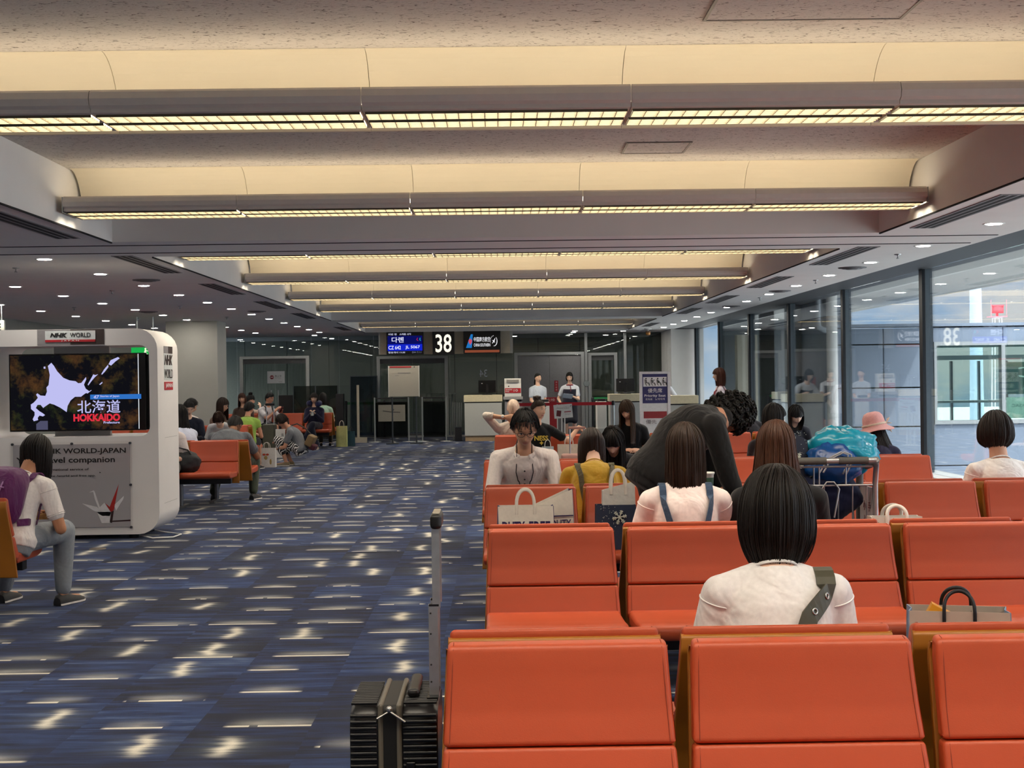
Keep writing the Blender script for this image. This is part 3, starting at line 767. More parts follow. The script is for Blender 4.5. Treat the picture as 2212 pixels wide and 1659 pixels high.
# poster behind clear acrylic
ps = G().box(-.56, .55, -.010, -.002, .12, .915).build('poster', mat('poster_grey', 'bcb8bb', .6, var=.02, scale=3), k)
ink = mat('poster_black', '151516', .6)
g = G()
g.text('NHK WORLD-JAPAN', (.515, -.0115, .812), w=.80, h=.064, align='r', bold=.02)
g.text('Your travel companion', (.41, -.0115, .722), w=.94, h=.072, align='r', bold=.02)
g.text('The free international service of', (.16, -.0115, .665), w=.60, h=.022, align='r', bold=.012)
g.text('Visit our website /world and free app.', (.225, -.0115, .60), w=.70, h=.024, align='r', bold=.012)
g.text('▶', (.262, -.0115, .635), w=.014, h=.014)
g.build('poster_lettering', ink, ps)
g = G()
def pp(cx, cy): return (-.56 + (cx - 190) / (1785 - 190) * 1.11, -.0112, .915 - (cy - 255) / (1385 - 255) * .795)
for m_, pts in ((0, [(1285, 885), (1300, 900), (1370, 1120), (1350, 1130), (1300, 1000), (1280, 905), (1222, 912)]), (0, [(1350, 1130), (1430, 1055), (1520, 1190), (1500, 1240), (1400, 1225)]), (0, [(1125, 1060), (1330, 1110), (1440, 1235), (1400, 1235)]), (0, [(1560, 1090), (1700, 965), (1690, 1010), (1590, 1165)]), (0, [(1330, 1180), (1520, 1180), (1510, 1330), (1390, 1330)]),
    (1, [(1632, 800), (1560, 1155), (1520, 1185), (1495, 1130)]), (1, [(1440, 1060), (1500, 1110), (1515, 1180)]), (2, [(1520, 1180), (1560, 1160), (1532, 1330), (1498, 1325)]), (2, [(1535, 1300), (1785, 1288), (1785, 1310), (1535, 1318)])):
    g.use(m_).add([pp(*p) for p in pts], [tuple(range(len(pts)))], False)
g.build('poster_crane', [mat('crane_white', 'f6f4f5', .7), mat('crane_red', 'c22a22', .7), mat('crane_dark', '3b2020', .7)], ps)
G().box(-.585, .575, -.018, -.013, .095, .94).build('acrylic_cover', glass('clear_acrylic', (.985, .985, .985), .25), k)
for x, z in ((-.565, .92), (0, .92), (.555, .92), (.555, .52), (.555, .115), (-.565, .115)):
    G().lathe([(.010, -.026), (.012, -.02), (.012, 0)], (x, 0, z), 12, axis='y').build('standoff', alud, k)
sg = G().box(-.315, .0, -.006, 0, 1.865, 2.013); sg.use(1).box(.0, .322, -.006, 0, 1.865, 2.013)
sg = sg.build('sign_block', [mat('sign_grey', '8f8b8d', .6), mat('sign_brown', '3a2d2b', .6)], k)
g = G().box(-.238, .24, -.012, -.006, 1.893, 2.0); g.use(1).box(-.238, .24, -.0125, -.006, 1.893, 1.915)
g.use(2).text('NHK', (-.19, -.0135, 1.937), w=.165, h=.042, bold=.05, shear=.25); g.text('WORLD', (.0, -.0135, 1.937), w=.195, h=.042, bold=.01)
g.use(0).text('JAPAN', (0, -.0135, 1.897), w=.17, h=.014, align='c', bold=.02, space=1.5)
g.build('name_plate', [mat('plate_white', 'd9dedd', .5), mat('plate_red', 'b81e28', .5), ink], sg)
g = G().box(.826, .828, .25, .42, 1.78, 1.85); g.use(1).box(.826, .828, .42, .60, 1.78, 1.85); g.use(2).box(.826, .8275, .25, .60, 1.52, 1.775)
g.use(3).box(.826, .829, .25, .60, 1.42, 1.50)
U = (0, 1, 0)
g.use(1).text('NHK', (.8285, .26, 1.665), U, w=.33, h=.10, bold=.05, shear=.25); g.text('WORLD', (.8285, .26, 1.535), U, w=.33, h=.09)
g.use(4).text('JAPAN', (.8295, .29, 1.435), U, w=.28, h=.05, bold=.01)
g.build('side_logo', [mat('sign_grey', '8f8b8d', .6), mat('sign_brown', '3a2d2b', .6), mat('plate_white', 'd9dedd', .5), mat('plate_red', 'b81e28', .5), mat('logo_white', 'f2f2f2', .5)], k)
o = G().tube([(-3.45, 13.2, .02), (-3.3, 13.05, .012), (-3.12, 13.1, .012), (-3.1, 13.35, .012), (-3.25, 13.5, .012), (-3.4, 13.6, .02)], .008, 8).build('power_cable', white)
tag(o, 'pale cable looping out from under the white kiosk', 'cable')
for x in (-3.93, -3.62):
    o = G().lathe([(.075, 0), (.075, .004), (.06, .006), (0, .006)], n=24).build('floor_outlet', mat('outlet_brass', '7d7266', .5, .5), loc=(x, 12.35, 0))
    tag(o, 'round metal floor outlet in the carpet before the kiosk', 'floor outlet', 'floor outlets before the kiosk')
# ------------------------------------------------------------------ signs and gate furniture
t = thing('exit_sign', 'green emergency exit sign seen through the kiosk opening', 'exit sign', (-6.2, 24, 2.0))
G().box(-.20, .26, 0, .06, -.1, .14).build('sign_box', emis('exit_green', '1fb04e', .85), t)
g = G().ball((.05, -.004, .10), (.016, .003, .016)).obox((.045, -.003, .05), (.03, .004, .07), Matrix.Rotation(.3, 3, 'Y')).obox((.08, -.003, .0), (.016, .004, .08), Matrix.Rotation(-.6, 3, 'Y')).obox((.03, -.003, .0), (.016, .004, .08), Matrix.Rotation(.6, 3, 'Y')).obox((.085, -.003, .06), (.06, .004, .012)).box(.13, .15, -.004, 0, -.06, .12)
g.build('running_figure', emis('exit_white', 'eaf7d0', 1.0), t)
G().tube([(-.1, .03, .14), (-.1, .03, .66)], .01, 6).tube([(.18, .03, .14), (.18, .03, .66)], .01, 6).build('hanger', alu, t)
t = thing('hanging_sign', 'pale sign panel hanging at the far left edge, cut by the picture', 'sign', (-7.6, 20, 2.2))
G().box(-.4, .425, 0, .05, .05, .24).build('sign_panel', mat('sign_cream', 'c9c9bd', .6), t)
G().text('E', (.33, -.003, .085), w=.05, h=.11, bold=.03).build('sign_letter', ink, t)
G().tube([(-.3, .025, .24), (-.3, .025, .46)], .01, 6).tube([(.38, .025, .24), (.38, .025, .46)], .01, 6).build('hanger', alu, t)
def gatesign(name, label, x0, x1, z0, z1):
    t = thing(name, label, 'sign', (x0, 33.18, z0)); w, h = x1 - x0, z1 - z0
    G().box(0, w, 0, .12, 0, h).build('sign_case', mat('case_black', '0c0d12', .35), t, bevel=.006)
    return t, w, h
E1 = lambda n, c, s=1.0: emis(n, c, s)
t, w, h = gatesign('flight_display', 'blue flight display showing Korean city name and flight numbers', -2.67, -1.77, 2.115, 2.66)
g = G().box(.03, w - .03, -.004, 0, .24, h - .09); g.use(1).box(.03, w - .03, -.005, 0, .09, .25)
g.use(2).text('이번 편', (.05, -.006, h - .075), w=.20, h=.045); g.text('스케줄 시각', (.32, -.006, h - .075), w=.28, h=.045)
g.text('다롄', (.13, -.006, .29), w=.29, h=.135, bold=.008)
g.text('CZ 642', (.05, -.006, .125), w=.30, h=.09, bold=.012); g.text('JL 5067', (.46, -.006, .125), w=.35, h=.09, bold=.012)
g.text('탑승개시 11:35', (.05, -.006, .03), w=.40, h=.045)
g.use(3).text('DI4 7.1.1', (.62, -.006, .03), w=.22, h=.04)
g.use(4).tube([(.76, -.008, .40), (.735, -.008, .36), (.77, -.008, .33)], .008, 6); g.use(5).tube([(.82, -.008, .40), (.81, -.008, .36), (.83, -.008, .33)], .010, 6)
g.build('display_face', [E1('disp_navy', '0b0f5c', .9), E1('disp_blue', '1426c8', .9), E1('disp_white', 'dfe2ff', 1.0), E1('disp_grey', '80849a', .8), E1('disp_red', 'b5243a', .9), E1('disp_teal', '2aa0a8', .9)], t)
t, w, h = gatesign('gate_number_sign', 'dark square gate sign with large white number 38', -1.55, -1.02, 2.10, 2.67)
G().text('38', (w / 2, -.003, .055), w=.39, h=.44, align='c', bold=.012).build('number', E1('num_white', 'fff6df', 1.05), t)
t, w, h = gatesign('airline_sign', 'black airline sign with blue tail fin and white lettering', -.80, .10, 2.115, 2.66)
g = G(); g.add([(.06, -.004, .14), (.20, -.004, .14), (.23, -.004, .47), (.18, -.004, .47)], [(0, 1, 2, 3)], False)
g.use(1); cx_, cz_ = .165, .30
for a in range(5):
    an = 2 * PI * a / 5 + .3; g.ball((cx_ + .025 * math.cos(an), -.005, cz_ + .035 * math.sin(an)), (.02, .003, .028), None, 6, 8)
g.box(cx_ - .006, cx_ + .006, -.008, -.004, .21, .30)
g.use(2).text('中国南方航空', (.25, -.005, .285), w=.40, h=.12, bold=.006); g.text('CHINA SOUTHERN', (.25, -.005, .17), w=.40, h=.075, space=.92, bold=.006)
g.tube([(.74 + .075 * math.cos(R(a)), -.006, .30 + .12 * math.sin(R(a))) for a in range(-100, 60, 10)], [.003 + .006 * math.sin(PI * i / 15) for i in range(16)], 6)
g.tube([(.70, -.006, .24), (.74, -.006, .30), (.77, -.006, .37)], [.004, .016, .004], 6); g.tube([(.70, -.006, .32), (.74, -.006, .30), (.76, -.006, .26)], [.004, .012, .004], 6)
for a in range(100, 200, 18): g.ball((.74 + .085 * math.cos(R(a)), -.005, .30 + .13 * math.sin(R(a))), (.007, .003, .01), None, 5, 6)
g.use(3).box(.03, w - .03, -.004, 0, .025, .085)
g.build('sign_face', [E1('fin_blue', '1f6fb4', .95), E1('fin_red', 'c7485a', .95), E1('air_white', 'e6e6ea', .95), E1('air_brown', '8c4a33', .8)], t)
# counters
cream = mat('counter_cream', 'd9cfb0', .5); cpan = mat('counter_panel', 'b9bcba', .5, var=.02); ctoe = mat('counter_toe', 'a68f70', .6)
def counter(x, y, w, label):
    t = thing('gate_counter', label, 'counter', (x, y, 0))
    G().box(0, w, 0, .6, .13, .92).build('front_panel', cpan, t, bevel=.004)
    G().box(-.015, w + .015, -.02, .62, .945, 1.11).build('counter_top', cream, t, bevel=.006)
    G().box(.01, w - .01, .02, .58, .915, .95).build('shadow_gap', blacks, t)
    G().box(.01, w - .01, .02, .58, 0, .13).build('toe_kick', ctoe, t)
    return t
counter(-.79, 32.9, .90, 'white gate counter with cream top under the gate signs')
counter(2.57, 31, .85, 'white gate counter behind the priority seat sign')
counter(3.3, 27.2, .7, 'white desk by the window pier where a clerk stands')
def monitor(x, y, z, rz, label):
    t = thing('monitor', label, 'monitor', (x, y, z), rz)
    G().box(-.21, .21, 0, .04, .05, .35).build('screen_case', mat('tv_black', '0b0b0d', .25), t, bevel=.006)
    G().box(-.03, .03, -.03, 0, .03, .26).build('stand_arm', blacks, t)
    G().box(-.12, .12, -.09, .09, 0, .02).build('stand_foot', blacks, t)
    G().box(-.14, -.11, -.002, 0, .27, .285).build('label_tab', white, t)
monitor(-.24, 33.2, 1.11, 0, 'black monitor seen from behind on the counter under the gate signs')
monitor(2.95, 31.35, 1.11, 0, 'black monitor on the counter behind the priority seat sign')
t = thing('boarding_reader', 'grey boarding pass reader stand with white and red head', 'ticket reader', (.40, 32.9, 0))
G().box(-.22, .20, 0, .45, 0, .97).build('stand_body', mat('reader_grey', '85858b', .5), t, bevel=.006)
G().box(-.25, .22, -.04, .46, .985, 1.06).build('tray', mat('reader_tray', '9a9a9c', .5), t, bevel=.01)
G().box(-.2, .18, -.005, .02, .945, .98).build('slot', dark, t)
g = G(); g.prism([(.02, 1.06), (.02, 1.36), (.10, 1.50), (.34, 1.50), (.36, 1.06)], lambda a, b, d: (d, a, b), -.22, .18); g.build('reader_head', white, t, bevel=.008)
G().box(-.17, .13, .0, .012, 1.40, 1.47).build('head_recess', mat('recess_grey2', '8c8a86', .6), t)
g = G().box(-.21, .17, .012, .02, 1.15, 1.265); g.use(1).text('BOARDING', (-.19, .010, 1.215), w=.16, h=.03, bold=.02); g.text('PASS', (-.19, .010, 1.17), w=.08, h=.03, bold=.02); g.text('10', (.0, .010, 1.18), w=.1, h=.06, bold=.02)
g.use(2).ball((-.12, .016, 1.31), (.016, .006, .016), None, 6, 10)
g.build('red_label', [mat('label_red', 'b3202c', .5), white, ink], t)
t = thing('notice_board', 'tall white flip board with a red bar on top, by the gate fence', 'notice board', (-2.18, 32.0, 0))
g = G().box(-.355, .355, 0, .02, 1.11, 1.825); g.use(1).box(-.325, .18, -.003, 0, 1.785, 1.815); g.use(2).box(-.14, .16, -.003, 0, 1.655, 1.665); g.box(-.2, -.12, -.003, 0, 1.60, 1.606)
g.ball((.25, -.002, 1.80), (.018, .004, .016), None, 5, 8)
g.build('board_panel', [mat('board_cream', 'b7b2a6', .6, var=.02), mat('label_red', 'b3202c', .5), mat('board_grey', '77757a', .6)], t)
G().box(-.365, -.35, -.005, .025, 1.10, 1.83).box(.35, .365, -.005, .025, 1.10, 1.83).build('board_edge', white, t)
G().tube([(-.28, .03, 1.3), (-.28, .03, .02)], .018, 8).tube([(.28, .03, 1.3), (.28, .03, .02)], .018, 8).box(-.42, -.14, -.15, .2, 0, .02).box(.14, .42, -.15, .2, 0, .02).build('board_stand', alud, t)
# folding gate fences
def fence(x, y, w, label, panel):
    t = thing('gate_fence', label, 'barrier', (x, y, 0), 0, 'dark folding gate fences')
    for xx in (0, w): G().tube([(xx, 0, .0), (xx, 0, 1.08)], .018, 8).lathe([(.15, 0), (.15, .012), (.03, .02)], (xx, 0, 0), 20).build('post', alu, t)
    G().box(.02, w - .02, -.012, .012, 1.04, 1.07).box(.02, w - .02, -.012, .012, .96, .98).box(.02, w - .02, -.012, .012, .10, .12).build('rail', blacks, t)
    mesh = glass('fence_mesh', (.32, .33, .32), .25)
    G().box(.03, w - .03, -.003, .003, .12, .96).build('mesh_panel', mesh, t)
    if panel:
        g = G().box(.09, .74, -.03, -.02, .50, .90); g.use(1).tube([(.2, -.033, .76), (.4, -.033, .73), (.62, -.033, .72)], .008, 6); g.ball((.45, -.032, .78), (.02, .004, .03), None, 6, 8)
        g.build('notice_panel', [mat('notice_grey', '77746d', .6), mat('board_dark', '3b3a38', .6)], t)
    return t
fence(-2.97, 33.1, .82, 'dark gate fence with a grey notice panel under the flip board', True)
fence(-1.82, 33.1, .58, 'dark gate fence between the flip board and the white counter', False)
# stacked folded posts beside counter, glass wind screens, post barriers
def stanchion(x, y, h, label, m=alu, base=.16):
    t = thing('barrier_post', label, 'barrier post', (x, y, 0))
    G().lathe([(base, 0), (base, .012), (.04, .03), (.028, .05)], n=24).build('base', m, t)
    G().lathe([(.028, .03), (.028, h)], n=14).build('pole', m, t)
    G().lathe([(.034, h), (.034, h + .09), (.02, h + .10)], n=14).build('belt_head', blacks, t)
    return t
g = thing('barrier_post', 'pale wooden-looking barrier post on a block base by the glass doors', 'barrier post', (-3.36, 33.0, 0))
G().box(-.2, .2, -.12, .12, 0, .12).build('base', mat('post_beige', 'a19a8c', .6), g); G().box(-.028, .028, -.028, .028, .12, 1.39).build('pole', mat('post_beige', 'a19a8c', .6), g)
stanchion(.36, 30, .88, 'steel belt post where the red queue belt starts, left end'); stanchion(2.55, 30, .88, 'steel belt post at the right end of the red queue belt')
o = G().box(.39, 2.52, 29.996, 30.004, .885, .955).build('queue_belt', mat('belt_red', 'c01f2c', .6)); tag(o, 'red queue belt stretched across before the uniformed staff', 'belt')
stanchion(-3.88, 35.1, .88, 'dark belt post left of the green queue belt', blacks); stanchion(-2.90, 35.1, .88, 'dark belt post right of the green queue belt, behind the fence', blacks)
o = G().box(-3.85, -2.93, 35.096, 35.104, .885, .945).build('queue_belt', mat('belt_green', '1d5b34', .6)); tag(o, 'green queue belt in front of the glass wall', 'belt')
o = G().box(2.42, 2.95, 34.3, 34.308, .95, 1.0).build('queue_belt', mat('belt_green_light', '22904e', .6)); tag(o, 'short bright green belt behind the right-hand glass door', 'belt')
stanchion(2.40, 34.3, .9, 'thin post left of the short bright green belt', blacks, .12); stanchion(2.98, 34.3, .9, 'thin post right of the short bright green belt', blacks, .12)
t = thing('glass_screen', 'low grey-framed glass screen in front of the far doors', 'glass screen', (-5.05, 34, 0))
G().box(0, 1.08, -.006, .006, .06, 1.38).build('screen_pane', glass('smoked_glass', (.45, .46, .44), .5), t)
G().box(-.015, 0, -.015, .015, 0, 1.39).box(.52, .55, -.015, .015, 0, 1.39).box(1.08, 1.095, -.015, .015, 0, 1.39).box(-.05, 1.13, -.06, .06, 0, .04).build('screen_frame', alud, t)
t = thing('glass_screen', 'taller bluish glass screen left of the gate fence', 'glass screen', (-3.71, 34.7, 0))
G().box(0, .66, -.006, .006, .1, 1.6).build('screen_pane', glass('blue_smoked_glass', (.42, .46, .52), .5), t)
G().box(-.02, 0, -.02, .02, 0, 1.62).box(.66, .68, -.02, .02, 0, 1.62).box(-.02, .68, -.02, .02, .06, .1).box(-.02, .68, -.02, .02, 1.6, 1.62).build('screen_frame', alud, t)
o = G().box(-.175, .175, 0, .4, 0, 1.15).box(-.15, .15, -.004, 0, .8, 1.1).build('equipment_cabinet', mat('case_black', '0c0d12', .35), loc=(-5.35, 34.6, 0)); tag(o, 'tall black equipment cabinet by the glass door handles', 'cabinet')
o = G().box(-.09, .09, 0, .3, 0, 1.18).box(-.09, .09, -.003, 0, .5, .9).build('equipment_cabinet', blacks, loc=(-3.84, 33.3, 0)); tag(o, 'narrow dark cabinet behind the green queue belt', 'cabinet')
t = thing('waste_bin', 'small black box on the carpet at the left of the white counter', 'bin', (-.95, 32.95, 0)); G().box(-.08, .08, 0, .25, 0, .33).build('bin_body', blacks, t, bevel=.01); G().box(-.085, .085, -.005, .255, .33, .345).build('bin_rim', alud, t)
g = thing('folded_posts', 'bundle of thin folded metal posts leaning left of the counter', 'posts', (-.98, 33.35, 0))
for i in range(6): G().tube([(-.1 + i * .035, .0, .02), (-.12 + i * .045, .06, .93)], .010, 6).build('post', alu, g)
# desk behind the doors
t = thing('gate_desk', 'spindly white-legged stand seen behind the middle glass door', 'stand', (-1.55, 36.6, 0))
G().box(-.3, .45, -.15, .2, 1.10, 1.13).build('top', alu, t)
for a in ((-.2, 0, -.2), (.1, 0, -.05), (.35, .1, .3)): G().tube([(a[0], a[1], 1.1), (a[2], 0, 0)], .022, 8).build('leg', white, t)
# door notices and wall fittings
t = thing('door_notice', 'white no-entry notice on the glass double doors', 'notice', (-5.94, 35.4, 1.455))
g = G().box(0, .45, 0, .01, 0, .315); g.use(1).lathe([(.0, -.004), (.05, -.004), (.05, 0)], (.12, 0, .16), 20, axis='y'); g.use(0).box(.085, .155, -.006, 0, .15, .17)
g.use(2).text('禁止中', (.195, -.003, .165), w=.17, h=.045); g.text('No Entry', (.2, -.003, .125), w=.15, h=.022); g.text('CLOSED', (.29, -.003, .035), w=.1, h=.012)
g.build('notice_sheet', [mat('notice_white', 'b9bcc0', .6), mat('sign_dark_red', '7d1220', .6), ink], t)
G().tube([(.05, .02, .15), (.05, .15, .15)], .01, 6).tube([(.4, .02, .15), (.4, .15, .15)], .01, 6).build('clip', alu, t)
t = thing('fire_hydrant_sign', 'small red vertical sign on the grey gate door', 'sign', (1.495, 35.54, 1.14))
g = G().box(0, .10, 0, .01, 0, .29)
g.use(1)
for i, c in enumerate('消火設備'): g.text(c, (.05, -.003, .225 - i * .066), w=.045, h=.045, align='c')
g.build('sign_plate', [mat('hydrant_red', '8e1620', .5), mat('pale_ink', 'd5b9b5', .6)], t)
t = thing('fire_hydrant_cabinet', 'red hose box behind the staff with pale characters', 'fire box', (1.12, 35.3, 0))
G().box(0, .42, 0, .2, 0, 1.0).build('box_body', mat('hydrant_red', '8e1620', .5), t, bevel=.006)
G().text('消火栓', (.21, -.003, .90), w=.33, h=.07, align='c').build('box_lettering', mat('pale_ink', 'd5b9b5', .6), t)
o = G().lathe([(.0, -.02), (.055, -.02), (.06, 0)], n=20, axis='y').build('alarm_lamp', mat('lamp_red', 'a3392a', .4), loc=(1.02, 35.56, 1.32)); tag(o, 'small round reddish alarm lamp on the grey gate door', 'alarm lamp')
g = G().lathe([(.0, -.01), (.07, -.01), (.08, 0)], n=24, smooth=False, axis='y').build('door_mirror', mat('mirror_grey', '80898a', .6), loc=(2.33, 35.5, 1.34)); tag(g, 'round grey disc on the frame right of the grey gate doors', 'disc')
g = G().text('34', (-.35, 35.55, 1.55), w=.20, h=.19, align='c', mirror=True).build('glass_lettering', mat('pale_vinyl', 'c3ccd6', .6)); tag(g, 'small mirrored pale numerals on the glass gate wall above the counter', 'lettering')
t = thing('passport_notice', 'white notice with a passport picture on a two-legged stand before the staff', 'notice', (1.35, 28, 0))
g = G().obox((0, 0, .81), (.38, .012, .28), Matrix.Rotation(R(-4), 3, 'Y')); 
g.use(1).obox((-.09, -.008, .765), (.09, .004, .12), Matrix.Rotation(R(8), 3, 'Y')); g.use(2).obox((.09, -.008, .80), (.14, .004, .02), Matrix.Rotation(R(-4), 3, 'Y'))
g.use(3).text('PASSPORT', (.0, -.008, .862), w=.26, h=.022, align='c'); g.text('パスポート', (.0, -.008, .895), w=.12, h=.018); g.add([(.13, -.008, .905), (.165, -.008, .935), (.17, -.008, .915)], [(0, 1, 2)], False)
g.text('TICKET', (.03, -.008, .74), w=.12, h=.018)
g.build('notice_panel', [mat('panel_white', 'd5d8da', .6), mat('passport_red', '5a1424', .6), mat('ticket_red', 'a04a55', .6), mat('board_grey', '77757a', .6)], t)
for x in (-.12, -.03, .03): G().tube([(x, .02, .95), (x, .02, .02)], .012, 8).build('leg', white, t)
G().box(-.2, .12, -.12, .16, 0, .02).build('base', white, t)
for x, y, lb in ((1.12, 32.2, 'slim white gate machine behind the passport notice'), (2.45, 32.0, 'slim white gate machine behind the red belt, right of the staff')):
    t = thing('gate_machine', lb, 'gate machine', (x, y, 0))
    G().box(-.11, .11, 0, .5, .02, .93).build('machine_body', white, t, bevel=.01)
    G().box(-.09, .09, .05, .3, .93, .99).build('machine_top', blacks, t, bevel=.008)
    G().box(-.13, .13, -.02, .52, 0, .3).build('machine_base', cpan, t)
# priority seat sign
t = thing('priority_sign', 'tall white-framed navy priority seat sign with four seat symbols', 'sign', (2.315, 20, 0))
G().box(-.225, -.185, -.01, .03, .35, 1.565).box(.185, .225, -.01, .03, .35, 1.565).box(-.185, .185, -.01, .03, 1.53, 1.565).box(-.185, .185, -.01, .03, .35, .39).build('sign_frame', mat('frame_white', 'd9d9dc', .4), t)
nav = mat('sign_navy', '2b2d63', .5)
g = G().box(-.185, .185, 0, .02, 1.10, 1.53); g.use(1).box(-.172, .172, -.003, 0, 1.345, 1.485)
g.use(2)
for i in range(4):
    x = -.13 + i * .086
    g.ball((x, -.005, 1.462), (.011, .003, .011), None, 6, 8).tube([(x, -.005, 1.445), (x + .008, -.005, 1.40), (x + .04, -.005, 1.398), (x + .05, -.005, 1.36)], .007, 6).tube([(x - .015, -.005, 1.45), (x - .008, -.005, 1.39), (x + .01, -.005, 1.36)], .004, 6)
    if i == 1: g.ball((x + .03, -.005, 1.44), (.008, .003, .008), None, 6, 8).tube([(x, -.005, 1.43), (x + .03, -.005, 1.42)], .006, 6)
    if i == 2: g.ball((x + .015, -.005, 1.415), (.014, .003, .014), None, 6, 8)
    if i == 3: g.tube([(x + .035, -.005, 1.47), (x + .035, -.005, 1.36)], .003, 6)
g.use(1).text('優先席', (0, -.003, 1.255), w=.21, h=.065, align='c', bold=.003); g.text('Priority Seat', (0, -.003, 1.185), w=.31, h=.045, align='c', bold=.012)
g.text('优先座', (-.14, -.003, 1.145), w=.10, h=.03); g.text('노약자석', (.0, -.003, 1.145), w=.14, h=.03)
g.build('sign_face', [nav, mat('sign_white', 'e6e6e8', .5), ink], t)
g = G().box(-.185, .185, 0, .02, .39, 1.10); g.use(1).box(-.17, .17, -.003, 0, .88, .98)
g.use(2).text('優先', (-.06, -.003, .8), w=.16, h=.06, align='c')
g.build('lower_panel', [mat('panel_white', 'd5d8da', .6), mat('panel_red', '8d2b2f', .6), mat('board_grey', '77757a', .6)], t)
G().box(-.2, .2, -.2, .22, 0, .03).box(-.03, .03, 0, .04, .03, .4).build('base', alud, t)
# ------------------------------------------------------------------ people: builder
V = Vector
def skinm(c='d8a488'):
    return mat('skin_' + c, c, .55, var=.05, scale=14, spec=.35, sheen=.05)
lipm = mat('lips', 'bd7f70', .5)
eyew = mat('eye_white', 'e8e4df', .3)
eyed = mat('eye_dark', '1c1512', .3)
def hairm(c, hi=None):
    n = 'hair_' + c
    if n in MATS: return MATS[n]
    t = NT(n); base = lin(c); hi = lin(hi) if hi else tuple(min(1, x * 1.8 + .003) for x in base)
    co = t.n('ShaderNodeTexCoord').outputs['Object']
    m2 = t.n('ShaderNodeMapping', {0: co, 'Scale': (120.0, 120.0, 5.0)})
    nz = t.n('ShaderNodeTexNoise', {0: m2.outputs[0], 'Scale': 1.0, 'Detail': 3.0})
    col = t.ramp(nz.outputs[0], [(.35, base), (.75, hi)])
    b = t.n('ShaderNodeBump', {'Height': nz.outputs[0], 'Strength': .45, 'Distance': .004})
    p = t.n('ShaderNodeBsdfPrincipled', {'Base Color': col, 'Roughness': .5, 'Normal': b.outputs[0], 'Specular IOR Level': .28})
    MATS[n] = t.surf(p); return MATS[n]
def finish(g, name, mats, parent, voxel, smooth=3, extra=None):
    """fuse the rough solids of g into one continuous surface"""
    me = bpy.data.meshes.new('raw'); me.from_pydata(g.v, [], g.f); me.update()
    o = bpy.data.objects.new('raw', me); COL.objects.link(o)
    q = o.modifiers.new('r', 'REMESH'); q.mode = 'VOXEL'; q.voxel_size = voxel; q.adaptivity = 0
    if smooth:
        q = o.modifiers.new('s', 'SMOOTH'); q.factor = .5; q.iterations = smooth
    dg = bpy.context.evaluated_depsgraph_get(); m2 = bpy.data.meshes.new_from_object(o.evaluated_get(dg))
    bpy.data.objects.remove(o); bpy.data.meshes.remove(me)
    if extra is not None:
        h = G(); h.smooth = True
        h.v = [tuple(v.co) for v in m2.vertices]; h.f = [tuple(p.vertices) for p in m2.polygons]; h.mi = [0] * len(h.f); h.sm = [True] * len(h.f)
        b = len(h.v); h.v += [tuple(v) for v in extra.v]; h.f += [tuple(b + i for i in f) for f in extra.f]; h.mi += extra.mi; h.sm += extra.sm
        bpy.data.meshes.remove(m2)
        return h.build(name, mats, parent)
    m2.name = name; m2.materials.clear()
    for m_ in (mats if isinstance(mats, (list, tuple)) else [mats]): m2.materials.append(m_)
    m2.polygons.foreach_set('use_smooth', [True] * len(m2.polygons))
    o = bpy.data.objects.new(name, m2); COL.objects.link(o)
    if parent is not None: o.parent = parent
    return o
def ik(a, t, l1, l2, hint):
    a, t, hint = V(a), V(t), V(hint); d = t - a; L = d.length
    if L > (l1 + l2) * .995: t = a + d * ((l1 + l2) * .995 / L); d = t - a; L = d.length
    L = max(L, abs(l1 - l2) + .02); d.normalize()
    x = (l1 * l1 - l2 * l2 + L * L) / (2 * L); h = math.sqrt(max(l1 * l1 - x * x, 0))
    p = hint - d * hint.dot(d)
    if p.length < 1e-4: p = d.orthogonal()
    return a + d * x + p.normalized() * h, t
def hand(g, W_, d, n, right, curl=.5, sc=1.0, spread=.04):
    d = V(d).normalized(); n = V(n); n = (n - d * n.dot(d)).normalized(); lat = d.cross(n) * (-1 if right else 1)  # lat: towards the thumb
    W_ = V(W_)
    for i in range(4):
        off = (.5 - i / 3) * 2 * .028 * sc
        k = W_ + d * (.088 - .006 * abs(i - 1)) * sc + lat * off
        g.cap(W_ + lat * off * .55 + d * .01, .017 * sc, k, .0125 * sc, 8)
        f = [.95, 1.08, 1.0, .78][i] * sc; dr = (d + lat * spread * (1.5 - i)).normalized(); p = k; r_ = .0092 * sc
        for j, L in enumerate((.044, .027, .021)):
            a = curl * (.55 + .45 * j + .08 * i) * 1.1
            dd = (dr * math.cos(a * (j + 1) * .6) - n * math.sin(a * (j + 1) * .6)).normalized()
            q = p + dd * L * f; g.cap(p, r_, q, r_ * .9, 8); p = q; r_ *= .9
    p = W_ + lat * .024 * sc + d * .022 * sc
    q = p + (d * .62 + lat * .72 - n * .3).normalized() * .045 * sc; g.cap(p, .015 * sc, q, .0115 * sc, 8)
    r2 = q + (d * .92 + lat * .15 - n * (.25 + .3 * curl)).normalized() * .033 * sc; g.cap(q, .0112 * sc, r2, .009 * sc, 8)
def sstep(x): x = min(1, max(0, x)); return x * x * (3 - 2 * x)
